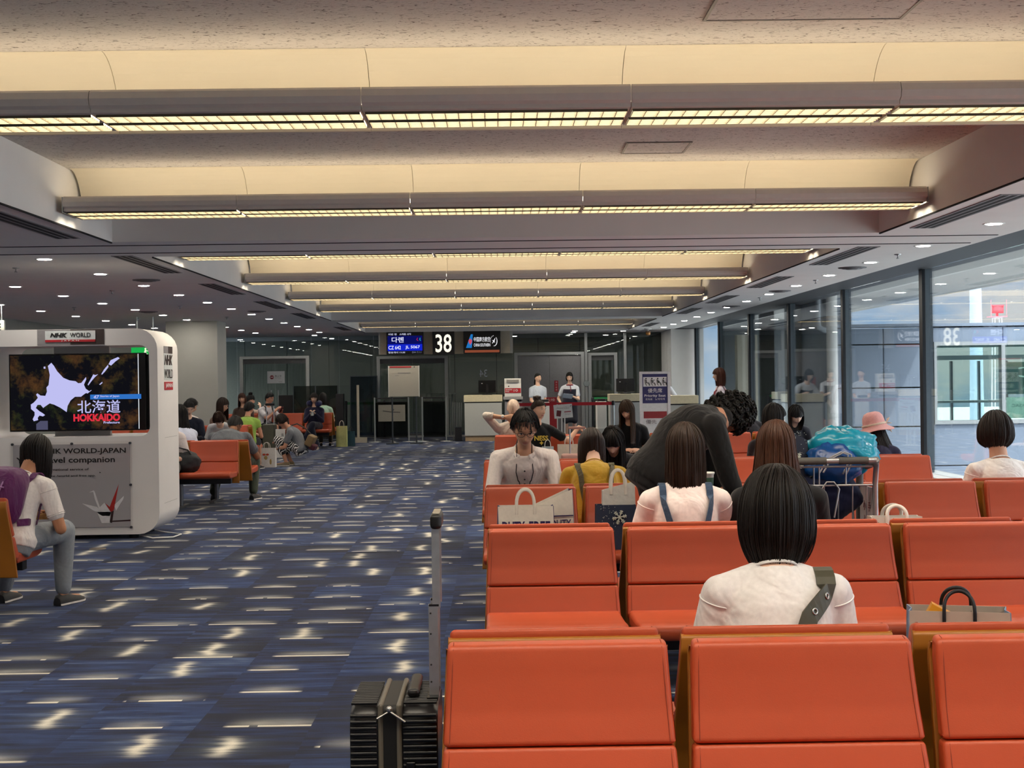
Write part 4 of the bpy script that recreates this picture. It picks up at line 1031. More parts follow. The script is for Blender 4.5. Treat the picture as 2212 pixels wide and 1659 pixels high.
def head_point(l, ph):
    """surface of the head: latitude l, longitude ph (0 = face)"""
    cx, cy, cz = math.cos(l) * math.sin(ph), math.cos(l) * math.cos(ph), math.sin(l)
    x, y, z = .073 * cx, .093 * cy, .112 * cz
    if z < 0:
        t = -z / .112
        x *= 1 - .26 * t ** 1.4
        if cy > 0: y = y * (1 + .10 * t) if t < .85 else y * 1.08
        else: y *= 1 - .42 * t
    f = max(0, cy) ** 1.5
    ax = abs(x)
    y += f * (.023 * math.exp(-(x / .0105) ** 2) * (sstep((.022 - z) / .05) if z > -.030 else sstep((z + .046) / .016)))
    y -= f * .009 * math.exp(-((ax - .031) / .015) ** 2 - ((z - .012) / .011) ** 2)
    y += f * (.004 * math.exp(-((z - .036) / .014) ** 2) + .004 * math.exp(-((ax - .042) / .016) ** 2 - ((z + .022) / .018) ** 2))
    y += f * (.008 * math.exp(-(x / .021) ** 2 - ((z + .058) / .006) ** 2) + .0075 * math.exp(-(x / .018) ** 2 - ((z + .070) / .006) ** 2) + .007 * math.exp(-(x / .02) ** 2 - ((z + .098) / .014) ** 2))
    x += (.006 if cx > 0 else -.006) * f * math.exp(-((ax - .014) / .006) ** 2 - ((z + .030) / .008) ** 2)
    return V((x, y, z))
def head_mesh(M, eyes=True, nu=46, nv=56):
    """material slots: 0 skin, 1 lips, 2 eye white, 3 dark, 4 brow"""
    g = G(); g.smooth = True
    P = [[M @ head_point(PI * (i / nu - .5) * .998, 2 * PI * j / nv) for j in range(nv)] for i in range(nu + 1)]
    Q = [[head_point(PI * (i / nu - .5) * .998, 2 * PI * j / nv) for j in range(nv)] for i in range(nu + 1)]
    g.grid(P, cv=True)
    k = 0
    for i in range(nu):
        for j in range(nv):
            q = Q[i][j]
            if q.y > .06 and abs(q.x) < .022 and -.076 < q.z < -.052 and (abs(q.x) / .021) ** 2 + ((q.z + .064) / .0085) ** 2 < 1: g.mi[k] = 1
            k += 1
    for s_ in (-1, 1):
        e = V((s_ * .031, .0765, .011))
        g.use(0).ball(M @ V((s_ * .0735, -.008, -.006)), (.009, .019, .029), M, 8, 10)
        if eyes:
            g.use(2).ball(M @ e, (.0135, .007, .0062), M, 8, 12)
            g.use(3).ball(M @ (e + V((s_ * -.001, .0035, 0))), (.0058, .0045, .0058), M, 8, 10)
            g.tube([M @ (e + V((s_ * a, .0045 - abs(a) * .30, .0058 - a * a * 18))) for a in (-.014, -.007, 0, .007, .014)], [.0008, .0016, .0018, .0018, .001], 5)
            g.use(4).tube([M @ V((s_ * a, .0895 - (a / .06) ** 2 * .012 - .004, .031 + b)) for a, b in ((.014, 0), (.026, .004), (.038, .004), (.050, -.002))], [.002, .003, .0028, .001], 6)
    g.use(0); return g
def hair(name, Mh, parent, color, style='bob', drop=.14, face=62, vol=.018, curl=.35, locks=160, bangs=True, drift=(0, 0, 0), wave=.0, hi=None, part=0.0, seed=1, spread=0.0, lr=.0042, top=0.0, fr=58):
    rnd = random.Random(seed); g = G(); g.smooth = True
    rx, ry, rz = .073 + vol, .094 + vol, .113 + vol * 1.05 + top
    down = V((0, 0, -1)); Mi = Mh.to_3x3(); C0 = Mh.translation
    sc_ = Mi.col[0].length
    hang = style in ('bob', 'long')
    def path(a, off=0.0, t0=0.0, endj=0.0, n1=11, n2=10):
        """a: azimuth in degrees, 0 = face"""
        aa = abs((a + 180) % 360 - 180); P = []
        front = aa < face
        if front and style == 'short': te = R(lerp(fr, fr + 12, aa / face))
        elif front: te = R(lerp(56, 72, aa / face)) if not bangs else R(lerp(72, 82, aa / face))
        elif style == 'curly': te = R(lerp(88, 138, min(1, (aa - face) / 70)))
        elif hang: te = R(88)
        else:
            te = R(lerp(72, 92, min(1, (aa - face) / 25))) if aa < 105 else R(lerp(98, 128, min(1, (aa - 105) / 45)))
        te += endj * .25
        for i in range(n1 + 1):
            th = lerp(R(4) + t0, te, i / n1)
            r_ = 1 + off + .018 * math.sin(a * .31 + seed) * math.sin(th)
            p = V((rx * math.sin(th) * math.sin(R(a)) * r_, ry * math.sin(th) * math.cos(R(a)) * r_ - .012 * math.cos(th), rz * math.cos(th) * r_))
            P.append(C0 + Mi @ p)
        if hang and not front:
            p0 = P[-1]; out = (p0 - C0); out.z = 0
            L = (drop + rz * 0) * (1 + endj) + C0.z * 0
            side = V(drift)
            dn = (Mi @ V((0, 0, -1))).normalized()
            tgt = C0.z - drop * sc_ * (1 + endj)
            L = max(.03, p0.z - tgt)
            d0 = (P[-1] - P[-2]).normalized(); p = p0.copy()
            for i in range(1, n2 + 1):
                t = i / n2
                q = p0 + down * L * t - out * curl * (t ** 2.2) + side * (t ** 1.5) + out.normalized() * spread * math.sin(PI * min(1, t * 1.1) / 2) + out.normalized() * .004 * math.sin(PI * t)
                if wave: q += V((math.sin(t * 9 + a * .05), math.cos(t * 8 + a * .04), 0)) * wave * t
                q += d0 * .02 * t * (1 - t)
                P.append(q)
        return P
    na = 100; rows = []
    angs = [part + 360 * i / na for i in range(na)]
    bodies = [path(a, .014 * noise.noise(V((a * .21, seed, 0))) + .008 * noise.noise(V((a * .9, seed, 3))), endj=.05 * noise.noise(V((a * .3, 7, seed)))) for a in angs]
    # the cap over the skull
    n1 = 12
    g.grid([b[:n1] for b in bodies], cu=True)
    # the hanging part, split at the face opening
    if hang:
        run = []
        for i, a in enumerate(angs + angs):
            aa = abs((a + 180) % 360 - 180)
            if aa >= face: run.append(bodies[i % na][n1 - 1:])
            else:
                if len(run) > 2: g.grid(run); break
                run = []
        if len(run) > 3:
            inner = [[q + (V((C0.x, C0.y, q.z)) - q) * .14 for q in r_] for r_ in run]
            g.grid(inner)
    for i in range(locks):
        a = rnd.uniform(0, 360); aa = abs((a + 180) % 360 - 180)
        if style == 'curly':
            P0_ = path(a, .0, 0, 0, 8); c = P0_[rnd.randrange(1, len(P0_))]; ax = (c - C0).normalized(); q = ax.orthogonal().normalized(); b = ax.cross(q); r0_ = rnd.uniform(.008, .015); ph = rnd.uniform(0, 6)
            P = [c + ax * (.004 + .006 * j / 2) + (q * math.cos(ph + j * .9) + b * math.sin(ph + j * .9)) * r0_ for j in range(8)]
            g.tube(P, [.0045] * 7 + [.001], 5); continue
        if style == 'short':
            t0 = R(rnd.uniform(0, 75)); P = path(a, .03, t0, rnd.uniform(-.15, .06 if aa < face else .25), 5)
            lift = rnd.uniform(.004, .016); c = P[0]
            P = [p + (p - C0).normalized() * lift * (j / len(P)) for j, p in enumerate(P)][:5]
        else:
            P = path(a, rnd.uniform(.012, .045), R(rnd.uniform(0, 30)), rnd.uniform(-.10, .09))
        if rnd.random() < .5: P = [p + V((noise.noise(p * 9) , noise.noise(p * 9 + V((5, 0, 0))), 0)) * .007 for p in P]
        n = len(P); r_ = rnd.uniform(.6, 1.25) * lr
        g.tube(P, [r_ * (1 - .75 * (j / (n - 1)) ** 2) for j in range(n)], 5, flat=.55)
    return g.build(name, hairm(color, hi), parent)
DEF = dict(S=1.64, sit=True, seat=.42, lean=8, hunch=1.0, side=0, twist=0, head=(0, 0, 0), hs=1.0, fem=True, hands={}, feet={}, sw=None, skin='e8bfa5',
           top=('tee', 'e5ded9'), bottom=('pants', '30343c'), shoes='26262a', hair=None, voxel=.011, knee=None, bulk=1.0, pelvis=None, eyes=True, lap=None, slump=None, neck=.055, nk=1.0, collar=False, hoff=None, elbow={}, grip={}, brow=True)
def person(label, x, y, face, group=None, **kw):
    p = dict(DEF); p.update(kw); s = p['S'] / 1.66; bk = p['bulk']
    o = None
    hz = p['pelvis'] or (p['seat'] + .095 * s if p['sit'] else .90 * s)
    dirv = lambda th, sd: V((math.sin(R(sd)), math.sin(R(th)) * math.cos(R(sd)), math.cos(R(th)) * math.cos(R(sd))))
    P0 = V((0, 0, hz)); th1 = p['lean'] * (1 - .35 * p['hunch']); th2 = p['lean'] * (1 + .35 * p['hunch'])
    d1 = dirv(th1, p['side']); d2 = dirv(th2, p['side'])
    q_ = p['slump'] or (.93 if p['sit'] else 1.0); C = P0 + d1 * .26 * s * q_; N = C + d2 * .235 * s * q_
    tw = R(-p['twist']); rxv = V((math.cos(tw), math.sin(tw), 0))
    def spine(t):
        return P0 + d1 * t * s * q_ if t < .26 else C + d2 * (t - .26) * s * q_
    fem = p['fem']; sw = (p['sw'] or (.168 if fem else .19)) * s
    def sect(t, k=0.0):
        tab = [(-.10, .15, .105), (-.02, .175 if fem else .168, .12), (.10, .14 if fem else .155, .10), (.26, .148 if fem else .168, .115), (.34, .152 if fem else .178, .108), (.39, .132 if fem else .155, .092), (.43, .092 if fem else .105, .075), (.465, .062, .060), (.50, .052, .052)]
        for (a, b, c), (a2, b2, c2) in zip(tab, tab[1:]):
            if t <= a2:
                u = (t - a) / (a2 - a); return (lerp(b, b2, u) * s * bk + k, lerp(c, c2, u) * s * bk + k)
        return (.05 * s + k, .05 * s + k)
    def torso(g, t0, t1, k, n=9, flare=0.0):
        rings = []
        for i in range(n + 1):
            t = lerp(t0, t1, i / n); c = spine(t); a, b = sect(t, k + flare * (1 - i / n) ** 2)
            ax = (d1 if t < .26 else d2); xx = rxv if t > .15 else V((1, 0, 0)); xx = (xx - ax * xx.dot(ax)).normalized(); yy = ax.cross(xx)
            rings.append([c + xx * a * math.cos(2 * PI * q / 20) + yy * b * math.sin(2 * PI * q / 20) for q in range(20)])
        g.grid(rings, cv=True); g.add(rings[0], [tuple(reversed(range(20)))]); g.add(rings[-1], [tuple(range(20))])
    xs = (rxv - d2 * rxv.dot(d2)).normalized()
    # arms
    arms = {}
    for sd, sg in (('R', 1), ('L', -1)):
        Sh = spine(.375) + xs * sg * sw
        dflt = V((sg * .09, .30, hz + .10)) if p['sit'] else V((sg * .22, .05, hz - .07))
        W_ = V(p['hands'].get(sd, dflt)); hint = V(p['elbow'].get(sd, (sg * .6, -.5, -.7)))
        E, W_ = ik(Sh, W_, .285 * s, .25 * s, hint); arms[sd] = (Sh, E, W_, sg)
    # legs
    legs = {}
    for sd, sg in (('R', 1), ('L', -1)):
        Hp = P0 + V((sg * .088 * s, 0, -.01))
        dflt = V((sg * .11, .47 * s, .085)) if p['sit'] else V((sg * .09, 0, .085))
        A = V(p['feet'].get(sd, dflt))
        if sd in p['feet'] and len(p['feet'][sd]) == 2: A = V((*p['feet'][sd], .085))
        hint = V((sg * .12, 1, .9)) if p['knee'] is None else V(p['knee'])
        K, A = ik(Hp, A, .43 * s, .415 * s, hint); legs[sd] = (Hp, K, A, sg)
    toe = {sd: V((sg * .12, 1, 0)).normalized() for sd, sg in (('R', 1), ('L', -1))}
    # head
    pt, yw, rl = p['head']
    Hm3 = Matrix.Rotation(R(-yw), 3, 'Z') @ Matrix.Rotation(R(-pt), 3, 'X') @ Matrix.Rotation(R(rl), 3, 'Y')
    nd = (d2 * .6 + Hm3 @ V((0, 0, 1)) * .4).normalized()
    Hc = N + nd * p['neck'] * s + Hm3 @ V((0, .012, .105)) * s * p['hs']
    if p['hoff']: Hc = N + V(p['hoff'])
    Mh = Matrix.Translation(Hc) @ Hm3.to_4x4() @ Matrix.Scale(s * p['hs'], 4)
    # body
    g = G(); g.smooth = True
    torso(g, -.12, .50, 0); g.cap(N - d2 * .03 * s, .057 * s * p['nk'], Hc + Hm3 @ V((0, -.014, -.055)) * s, .050 * s * p['nk'])
    for sg in (-1, 1): g.cap(spine(.435) + xs * sg * .05 * s, .048 * s, spine(.382) + xs * sg * sw * .92, .050 * s)
    for sd, (Sh, E, W_, sg) in arms.items():
        g.cap(Sh, .050 * s * bk, E, .037 * s * bk); g.cap(E, .037 * s * bk, W_, .026 * s)
        gr = p['grip'].get(sd, {})
        fd = V(gr.get('d', (W_ - E) * 1.0)); nn = V(gr.get('n', (sg * .5, .2, .9)))
        hand(g, W_, fd, nn, sg > 0, gr.get('curl', .55), s * (1.0 if not fem else .93))
    for sd, (Hp, K, A, sg) in legs.items():
        g.cap(Hp, .082 * s * bk, K, .054 * s); g.cap(K, .053 * s, K.lerp(A, .35) + V((0, -.012, 0)), .050 * s); g.cap(K.lerp(A, .35) + V((0, -.012, 0)), .050 * s, A, .034 * s)
        g.cap(A - toe[sd] * .03 + V((0, 0, -.04)), .034 * s, A + toe[sd] * .15 * s + V((0, 0, -.055)), .024 * s)
    hd = head_mesh(Mh, p['eyes'])
    hcol = p['hair'].get('color', '17120f') if p['hair'] else '8a8580'
    o = finish(g, 'person', [skinm(p['skin']), lipm, eyew, eyed, hairm(hcol)], None, p['voxel'], 3, hd)
    o.location = (x, y, 0); o.rotation_euler = (0, 0, R(-face)); tag(o, label, 'person', group)
    # top
    kind, col = p['top'][0], p['top'][1]
    g = G(); g.smooth = True; k = .013
    hem = p['top'][2] if len(p['top']) > 2 else -.06
    torso(g, hem, .462, k, 10, .012)
    for sg in (-1, 1): g.cap(spine(.432) + xs * sg * .055 * s, .056 * s, spine(.382) + xs * sg * sw * .94, .062 * s)
    if p['collar']: g.cap(spine(.42), .085 * s, spine(.48), .064 * s)
    for sd, (Sh, E, W_, sg) in arms.items():
        if kind == 'vest': continue
        if kind in ('tee', 'cap'):
            q = Sh.lerp(E, .62 if kind == 'tee' else .25)
            g.cap(Sh, .062 * s * bk, q, .058 * s * bk)
        elif kind == 'shirt':
            q = E.lerp(W_, .25); g.cap(Sh, .060 * s * bk, E, .050 * s * bk); g.cap(E, .050 * s * bk, q, .047 * s * bk)
        else:
            g.cap(Sh, .060 * s * bk, E, .050 * s * bk); g.cap(E, .050 * s * bk, E.lerp(W_, .93), .038 * s)
    rim = G(); rim.smooth = True
    if kind != 'vest' and not p['collar']:
        def ring(c, ax, ra, rb, xx, r_=.0045):
            ax = ax.normalized(); xx = (xx - ax * xx.dot(ax)).normalized(); yy = ax.cross(xx)
            rim.tube([c + xx * ra * math.cos(2 * PI * q / 24) + yy * rb * math.sin(2 * PI * q / 24) for q in range(24)], r_, 6, closed=True)
        for tt in (.462, .467):
            a, b = sect(tt, k - .005); ring(spine(tt), d2 + V((0, .2, 0)), a, b, rxv, .0034)
        for sd, (Sh, E, W_, sg) in arms.items():
            u = V((0, 1, 0)) if abs((E - Sh).normalized().y) < .8 else V((0, 0, 1))
            if kind in ('tee', 'cap'):
                for e_, rr_ in ((.08, .0605), (.62, .0575), (.66, .0572)): ring(Sh.lerp(E, e_ if kind == 'tee' else e_ - .35), E - Sh, rr_ * s * bk, rr_ * s * bk, u, .0028)
            else:
                q = E.lerp(W_, .25 if kind == 'shirt' else .93); r_ = .047 * s * bk if kind == 'shirt' else .0375 * s
                for e_ in (0, .012): ring(q + (W_ - E).normalized() * (e_ + .012), W_ - E, r_, r_, u, .004)
    finish(g, {'tee': 't_shirt', 'cap': 'sleeveless_top', 'vest': 'vest', 'shirt': 'shirt', 'long': 'jacket'}[kind], cloth('cloth_' + col, col, p['top'][3] if len(p['top']) > 3 else .6), o, min(.012, p['voxel'] * 1.2), 4, rim)
    # bottom
    kind, col = p['bottom'][0], p['bottom'][1]; m_ = p['bottom'][2] if len(p['bottom']) > 2 else cloth('cloth_' + col, col, .5)
    g = G(); g.smooth = True
    torso(g, -.125, .05, .016, 5)
    for sd, (Hp, K, A, sg) in legs.items():
        if kind == 'pants':
            g.cap(Hp, .097 * s * bk, K, .078 * s); g.cap(K, .078 * s, K.lerp(A, .4), .068 * s); g.cap(K.lerp(A, .4), .068 * s, A + V((0, 0, .03)), .054 * s)
        elif kind == 'shorts': g.cap(Hp, .10 * s * bk, Hp.lerp(K, .82), .08 * s)
        elif kind == 'skirt':
            g.cap(Hp, .105 * s, K, .085 * s)
            if p['sit']: g.cap(K, .08 * s, K.lerp(A, p['bottom'][3] if len(p['bottom']) > 3 else .3), .075 * s)
    if kind == 'skirt':
        (Hr, Kr, Ar, _), (Hl, Kl, Al, _) = legs['R'], legs['L']
        for u in (.3, .6, .95): g.cap(Hr.lerp(Kr, u), .08 * s, Hl.lerp(Kl, u), .08 * s)
    finish(g, {'pants': 'trousers', 'shorts': 'shorts', 'skirt': 'skirt'}[kind], m_, o, .013, 4)
    # shoes
    if p['shoes']:
        for sd, (Hp, K, A, sg) in legs.items():
            t_ = toe[sd]; g = G(); g.smooth = True
            a = A + V((0, 0, -.085)); side = V((t_.y, -t_.x, 0))
            prof = [(-.065, .030, .055), (-.05, .036, .075), (0, .038, .085), (.05, .040, .066), (.11, .046, .052), (.16, .043, .042), (.195, .028, .028), (.205, .012, .018)]
            rows = []
            for d_, w_, h_ in prof:
                rows.append([a + t_ * d_ * s + side * (w_ * s * cx) + V((0, 0, .004 + h_ * s * hz_)) for cx, hz_ in ((-1, 0), (-1.0, .35), (-.75, .8), (0, 1), (.75, .8), (1.0, .35), (1, 0))])
            g.grid(rows, smooth=True); g.add(rows[0], [tuple(range(7))]); g.add(rows[-1], [tuple(reversed(range(7)))])
            g.use(1); bot = [[r_[0] + V((0, 0, .012)) + side * -.002, r_[0] + side * -.003, r_[-1] + side * .003, r_[-1] + V((0, 0, .012)) + side * .002] for r_ in rows]
            g.grid(bot, smooth=False)
            g.build('shoe', [mat('shoe_' + p['shoes'], p['shoes'], .6, bump=.1), mat('shoe_sole', 'd9d6d2' if p.get('sole', 1) else '2a2a2a', .6)], o)
    if p['hair']:
        h = dict(p['hair']); st = h.pop('style', 'bob'); c = h.pop('color', '17120f')
        extra = h.pop('extra', None)
        hair('hair', Mh, o, c, st, **h)
        if extra == 'bun':
            cpos = Mh @ V((0, -.05, .135)); g = G(); g.smooth = True
            g.ball(cpos, .045 * s)
            for i in range(14):
                a0 = i * .45; g.tube([cpos + V((math.cos(a0 + t) * .045, math.sin(a0 + t) * .045 * math.cos(i), .03 * math.sin(t * 2 + i))) * s for t in [q * .35 for q in range(9)]], .007, 5)
            g.build('hair_bun', hairm(c), o)
        if extra == 'tail':
            g = G(); g.smooth = True; rnd = random.Random(3); c0 = Mh @ V((0, -.10, .02))
            for i in range(26):
                e = V((rnd.uniform(-.03, .03), -.02 + rnd.uniform(-.02, .02), -.24 + rnd.uniform(-.05, .03)))
                g.tube([c0, c0 + V((e.x * .3, -.04, -.03)), c0 + V((e.x * .8, -.05, -.13)), c0 + e], [.006, .010, .009, .002], 6)
            g.build('ponytail', hairm(c), o)
    inf = dict(o=o, N=N, C=C, P0=P0, spine=spine, sect=sect, xs=xs, d2=d2, d1=d1, arms=arms, legs=legs, Mh=Mh, s=s, sw=sw)
    return inf
def on_torso(inf, t, ang, k=.024):
    """point on the clothed torso: height t along the spine, angle 0 = right, 90 = front"""
    c = inf['spine'](t); a, b = inf['sect'](t, k); ax = inf['d1'] if t < .26 else inf['d2']
    xx = (inf['xs'] - ax * inf['xs'].dot(ax)).normalized(); yy = ax.cross(xx)
    return c + xx * a * math.cos(R(ang)) + yy * b * math.sin(R(ang))
def surf_pt(inf, t, x, front, k=.026):
    """point on the shirt at height t and sideways offset x (metres), front or back"""
    a, b = inf['sect'](t, k); c = inf['spine'](t); ax = inf['d1'] if t < .26 else inf['d2']
    xx = (inf['xs'] - ax * inf['xs'].dot(ax)).normalized(); yy = ax.cross(xx)
    return c + xx * x + yy * (b * math.sqrt(max(.08, 1 - (x / a) ** 2)) * (1 if front else -1))
def over_shoulder(inf, x, n=8, r_=.067):
    """points over the shoulder at sideways offset x, from back to front"""
    s = inf['s']; u = (abs(x) - .05 * s) / (inf['sw'] * .92 - .05 * s); sg = 1 if x > 0 else -1
    c = inf['spine'](lerp(.434, .382, u)) + inf['xs'] * x; ax = inf['d2']; yy = ax.cross(inf['xs']).normalized()
    return [c + (-yy * math.cos(PI * i / n) + ax * math.sin(PI * i / n)) * r_ * s for i in range(n + 1)], c
def strap_run(inf, t0, x0, x1, t0f, x0f, k=.028, n=9, tt=.36):
    """strap from low on the back, over one shoulder, to low on the front"""
    P, C_ = [], []
    for i in range(n + 1):
        u = i / n; t = lerp(t0, tt, u); P.append(surf_pt(inf, t, lerp(x0, x1, u), False, k)); C_.append(inf['spine'](t))
    o_, c = over_shoulder(inf, x1); P += o_; C_ += [c] * len(o_)
    for i in range(n + 1):
        u = i / n; t = lerp(tt, t0f, u); P.append(surf_pt(inf, t, lerp(x1, x0f, u), True, k)); C_.append(inf['spine'](t))
    return P, C_
def ribbon(g, pts, w, th=.004, up=None):
    """flat strap along pts, facing away from up-reference centre"""
    pts = [V(p) for p in pts]; rows = []
    for i, q in enumerate(pts):
        a = pts[max(i - 1, 0)]; b = pts[min(i + 1, len(pts) - 1)]; t = (b - a).normalized(); n = (q - V(up[i] if isinstance(up, list) else up)); n = (n - t * n.dot(t)).normalized(); sd = t.cross(n)
        rows.append([q - sd * w / 2, q + sd * w / 2, q + sd * w / 2 + n * th, q - sd * w / 2 + n * th])
    g.grid(rows, cv=True, smooth=False); g.add(rows[0], [(0, 1, 2, 3)]); g.add(rows[-1], [(3, 2, 1, 0)])
def w2(inf, v):
    """person-local to world"""
    o = inf['o']; return Matrix.Translation(o.location) @ Matrix.Rotation(o.rotation_euler.z, 4, 'Z') @ V(v)
# ------------------------------------------------------------------ people: the cast
BL, DB, BR, AU = '0f0c0b', '1d1410', '3a2618', '4a2814'
bob = person('person with a chin-length dark bob in a white T-shirt, olive bag strap across the back', .85, 4.12, 0, S=1.54, lean=13, pelvis=.495, head=(10, 30, 0), hs=1.02, neck=.045, sw=.185, bulk=1.08,
    top=('tee', 'f3f0f0', -.06, .9), bottom=('pants', '2b3242'), voxel=.008,
    hair=dict(style='bob', color='130e0c', hi='33241c', drop=.155, face=58, vol=.046, curl=.32, locks=420, lr=.0034, seed=4))
ovr = person('person with straight brown hair in a pale pink T-shirt and denim overall straps', .945, 6.88, 0, S=1.62, lean=6, head=(4, 34, 0), bulk=1.05, sw=.178,
    top=('tee', 'f3e4e0', -.06, .6), bottom=('pants', '33435c'), voxel=.009, hands={'R': (.16, .32, .78), 'L': (-.12, .30, .62)},
    hair=dict(style='bob', color='2a1c13', hi='5b4130', drop=.26, face=60, vol=.022, curl=.05, locks=300, seed=6))
person('person with long auburn-brown hair in a black top, beside the luggage cart', 1.425, 6.88, 0, S=1.63, lean=8, head=(8, -4, 0), bulk=1.12, sw=.19,
    top=('long', '17171a'), bottom=('pants', '1b1b20'), hair=dict(style='long', color='3a2012', hi='8a5630', drop=.52, face=55, vol=.024, curl=-.25, locks=340, spread=.03, seed=8, drift=(.0, -.05, 0), wave=.006))
yel = person('person in a mustard long-sleeved top with olive pinafore straps, head bowed', .67, 9.34, 0, S=1.60, lean=32, head=(36, -4, 0), bulk=1.1, sw=.18, top=('long', 'b08c22', -.08, .8), bottom=('pants', '55533f'),
    hair=dict(style='bob', color='231711', hi='54392a', drop=.15, face=70, vol=.02, curl=.0, locks=220, seed=12))
person('person with long black hair bowed over, half hidden behind the mustard top', .945, 11.36, 180, S=1.60, lean=36, head=(42, 10, 0), top=('tee', '1b1b1f'), bottom=('pants', '202028'),
    hair=dict(style='long', color=BL, drop=.34, face=46, vol=.02, curl=0, locks=140, seed=14))
spec = person('man in a white shirt with glasses, black lanyard and red sleeve badge, looking down', .215, 11.36, 180, S=1.74, fem=False, lean=32, hunch=.5, head=(30, -3, 0), hs=1.13, bulk=1.12, sw=.205, seat=.42,
    top=('shirt', 'e9e0dc', -.06, .9), bottom=('pants', '2a2c33'), skin='c99a7d', voxel=.009, hands={'R': (.12, .42, .52), 'L': (-.12, .42, .52)}, elbow={'R': (.42, -.25, -.85), 'L': (-.42, -.25, -.85)},
    hair=dict(style='short', color='0d0b0b', face=64, vol=.02, locks=420, bangs=True, seed=3, top=.012, lr=.006, fr=44))
oldm = person('older man in a pale shirt with hands clasped behind his head and a wristwatch', .20, 17.42, 0, S=1.64, fem=False, lean=-14, head=(10, 4, 0), top=('shirt', 'cfc4b8', -.06, .9), bottom=('pants', '5a5a58'), skin='c79a7c',
    hands={'R': (.10, -.26, 1.0), 'L': (-.10, -.26, 1.0)}, elbow={'R': (1, .1, .15), 'L': (-1, .1, .15)}, grip={'R': dict(d=(-1, -.2, .1), n=(0, -1, .2)), 'L': dict(d=(1, -.2, .1), n=(0, -1, .2))},
    hair=dict(style='short', color='b9a594', hi='d9c9ba', face=80, vol=.006, locks=40, bangs=False, lr=.003))
bunw = person('smiling person with a top bun in a black printed T-shirt, arm along the bench back', .50, 16.58, 172, S=1.60, lean=5, side=4, head=(6, -38, -6), top=('tee', '121214'), bottom=('pants', '2a2d36'), skin='dcae92', voxel=.008,
    hands={'L': (-.52, -.12, .88), 'R': (.15, .28, .62)}, elbow={'L': (-.3, .1, -.8)}, grip={'L': dict(d=(-1, .2, -.25), n=(0, .4, .9), curl=.9)},
    hair=dict(style='bun', color='2b1c14', hi='5a3d2c', face=72, vol=.012, locks=120, bangs=False, extra='bun', seed=5))
person('person with very long brown hair in black, looking down beside the black printed T-shirt', 1.60, 16.58, 180, S=1.62, lean=14, head=(26, 22, 8), top=('long', '131316'), bottom=('pants', '1d1d22'), skin='d8a488',
    hair=dict(style='long', color='33200f', hi='7a5434', drop=.40, face=42, vol=.02, curl=0, locks=200, drift=(0, .06, 0), seed=9))
bend = person('tall man in black with curly hair bending over among the benches', .90, 7.74, 84, S=1.74, sit=False, fem=False, lean=54, hunch=.9, head=(88, 0, 0), collar=True, hoff=(-.08, .045, .015), bulk=1.12, sw=.20, top=('shirt', '121214', -.08, .6), bottom=('pants', '151518'), skin='c08e74', pelvis=.95,
    hands={'R': (.14, .50, .62), 'L': (-.10, .52, .62)}, elbow={'R': (.5, -.6, 0), 'L': (-.5, -.6, 0)}, feet={'R': (.16, .02), 'L': (-.14, -.06)},
    hair=dict(style='curly', color='0e0c0b', face=60, vol=.014, locks=700, bangs=True, seed=21, top=.01))
hat = person('person with dark hair under a pink sun hat, by the window bench', 3.38, 12.17, 20, S=1.54, lean=22, pelvis=.47, neck=.04, head=(14, -24, -6), top=('long', '2a2840'), bottom=('pants', '22242c'),
    hair=dict(style='long', color='140d0c', drop=.34, face=70, vol=.014, curl=-.35, locks=160, drift=(.10, -.05, 0), spread=.03, seed=31))
person('person with black hair facing the window, first of the heads behind the navy snowflake bag', 2.43, 12.17, 30, S=1.60, lean=8, head=(6, 40, 0), top=('long', '1c1c22'), bottom=('pants', '202028'), hair=dict(style='bob', color=BL, drop=.16, face=64, vol=.022, locks=90, seed=33))
person('person with black hair bowed low on the far bench, facing the camera near the window', 3.57, 16.58, 180, S=1.55, lean=26, head=(34, -14, 8), top=('long', '23232b'), bottom=('pants', '202028'), hair=dict(style='bob', color=BL, drop=.20, face=66, vol=.022, locks=90, seed=35))
person('person with black hair on the far bench, behind the navy bag, darkest head', 3.22, 17.42, 0, S=1.55, lean=12, head=(10, 0, 0), top=('long', '1c1c22'), bottom=('pants', '202028'), hair=dict(style='bob', color=BL, drop=.14, face=66, vol=.02, locks=60, seed=36))
maskw = person('person with short thick dark hair in a white T-shirt and face mask by the window', 3.48, 9.34, 0, S=1.56, lean=16, pelvis=.48, head=(12, 3, 0), hs=1.15, nk=1.2, bulk=1.15, sw=.19, top=('tee', 'f1ebe6', -.06, .9), bottom=('pants', '2b2d34'), skin='d3a083',
    hair=dict(style='bob', color='1a100c', hi='4a2c1c', drop=.085, face=58, vol=.036, curl=.45, locks=320, seed=17, lr=.0036))
# staff
st1 = person('uniformed staff with ponytail and pale blue shirt, hands folded, left of the pair', .98, 33.0, 165, S=1.60, sit=False, lean=2, head=(0, -18, 0), top=('tee', 'c9d3e2', .02), bottom=('skirt', '23232c'), voxel=.008,
    hands={'R': (.04, .20, .84), 'L': (-.04, .20, .82)}, hair=dict(style='bun', color=BL, face=70, vol=.008, locks=40, bangs=False, extra='tail'))
st2 = person('uniformed staff in a navy vest and skirt reading a sheet of paper', 1.76, 33.0, 182, S=1.62, sit=False, lean=3, head=(18, 6, 0), top=('tee', 'd5dbe6', .02), bottom=('skirt', '1c1d28'), voxel=.008,
    hands={'R': (.20, .10, .82), 'L': (-.05, .26, 1.05)}, grip={'L': dict(d=(.8, .5, .1), n=(0, .3, -.9), curl=.8)}, hair=dict(style='bob', color=BL, drop=.10, face=60, vol=.014, locks=60, bangs=False))
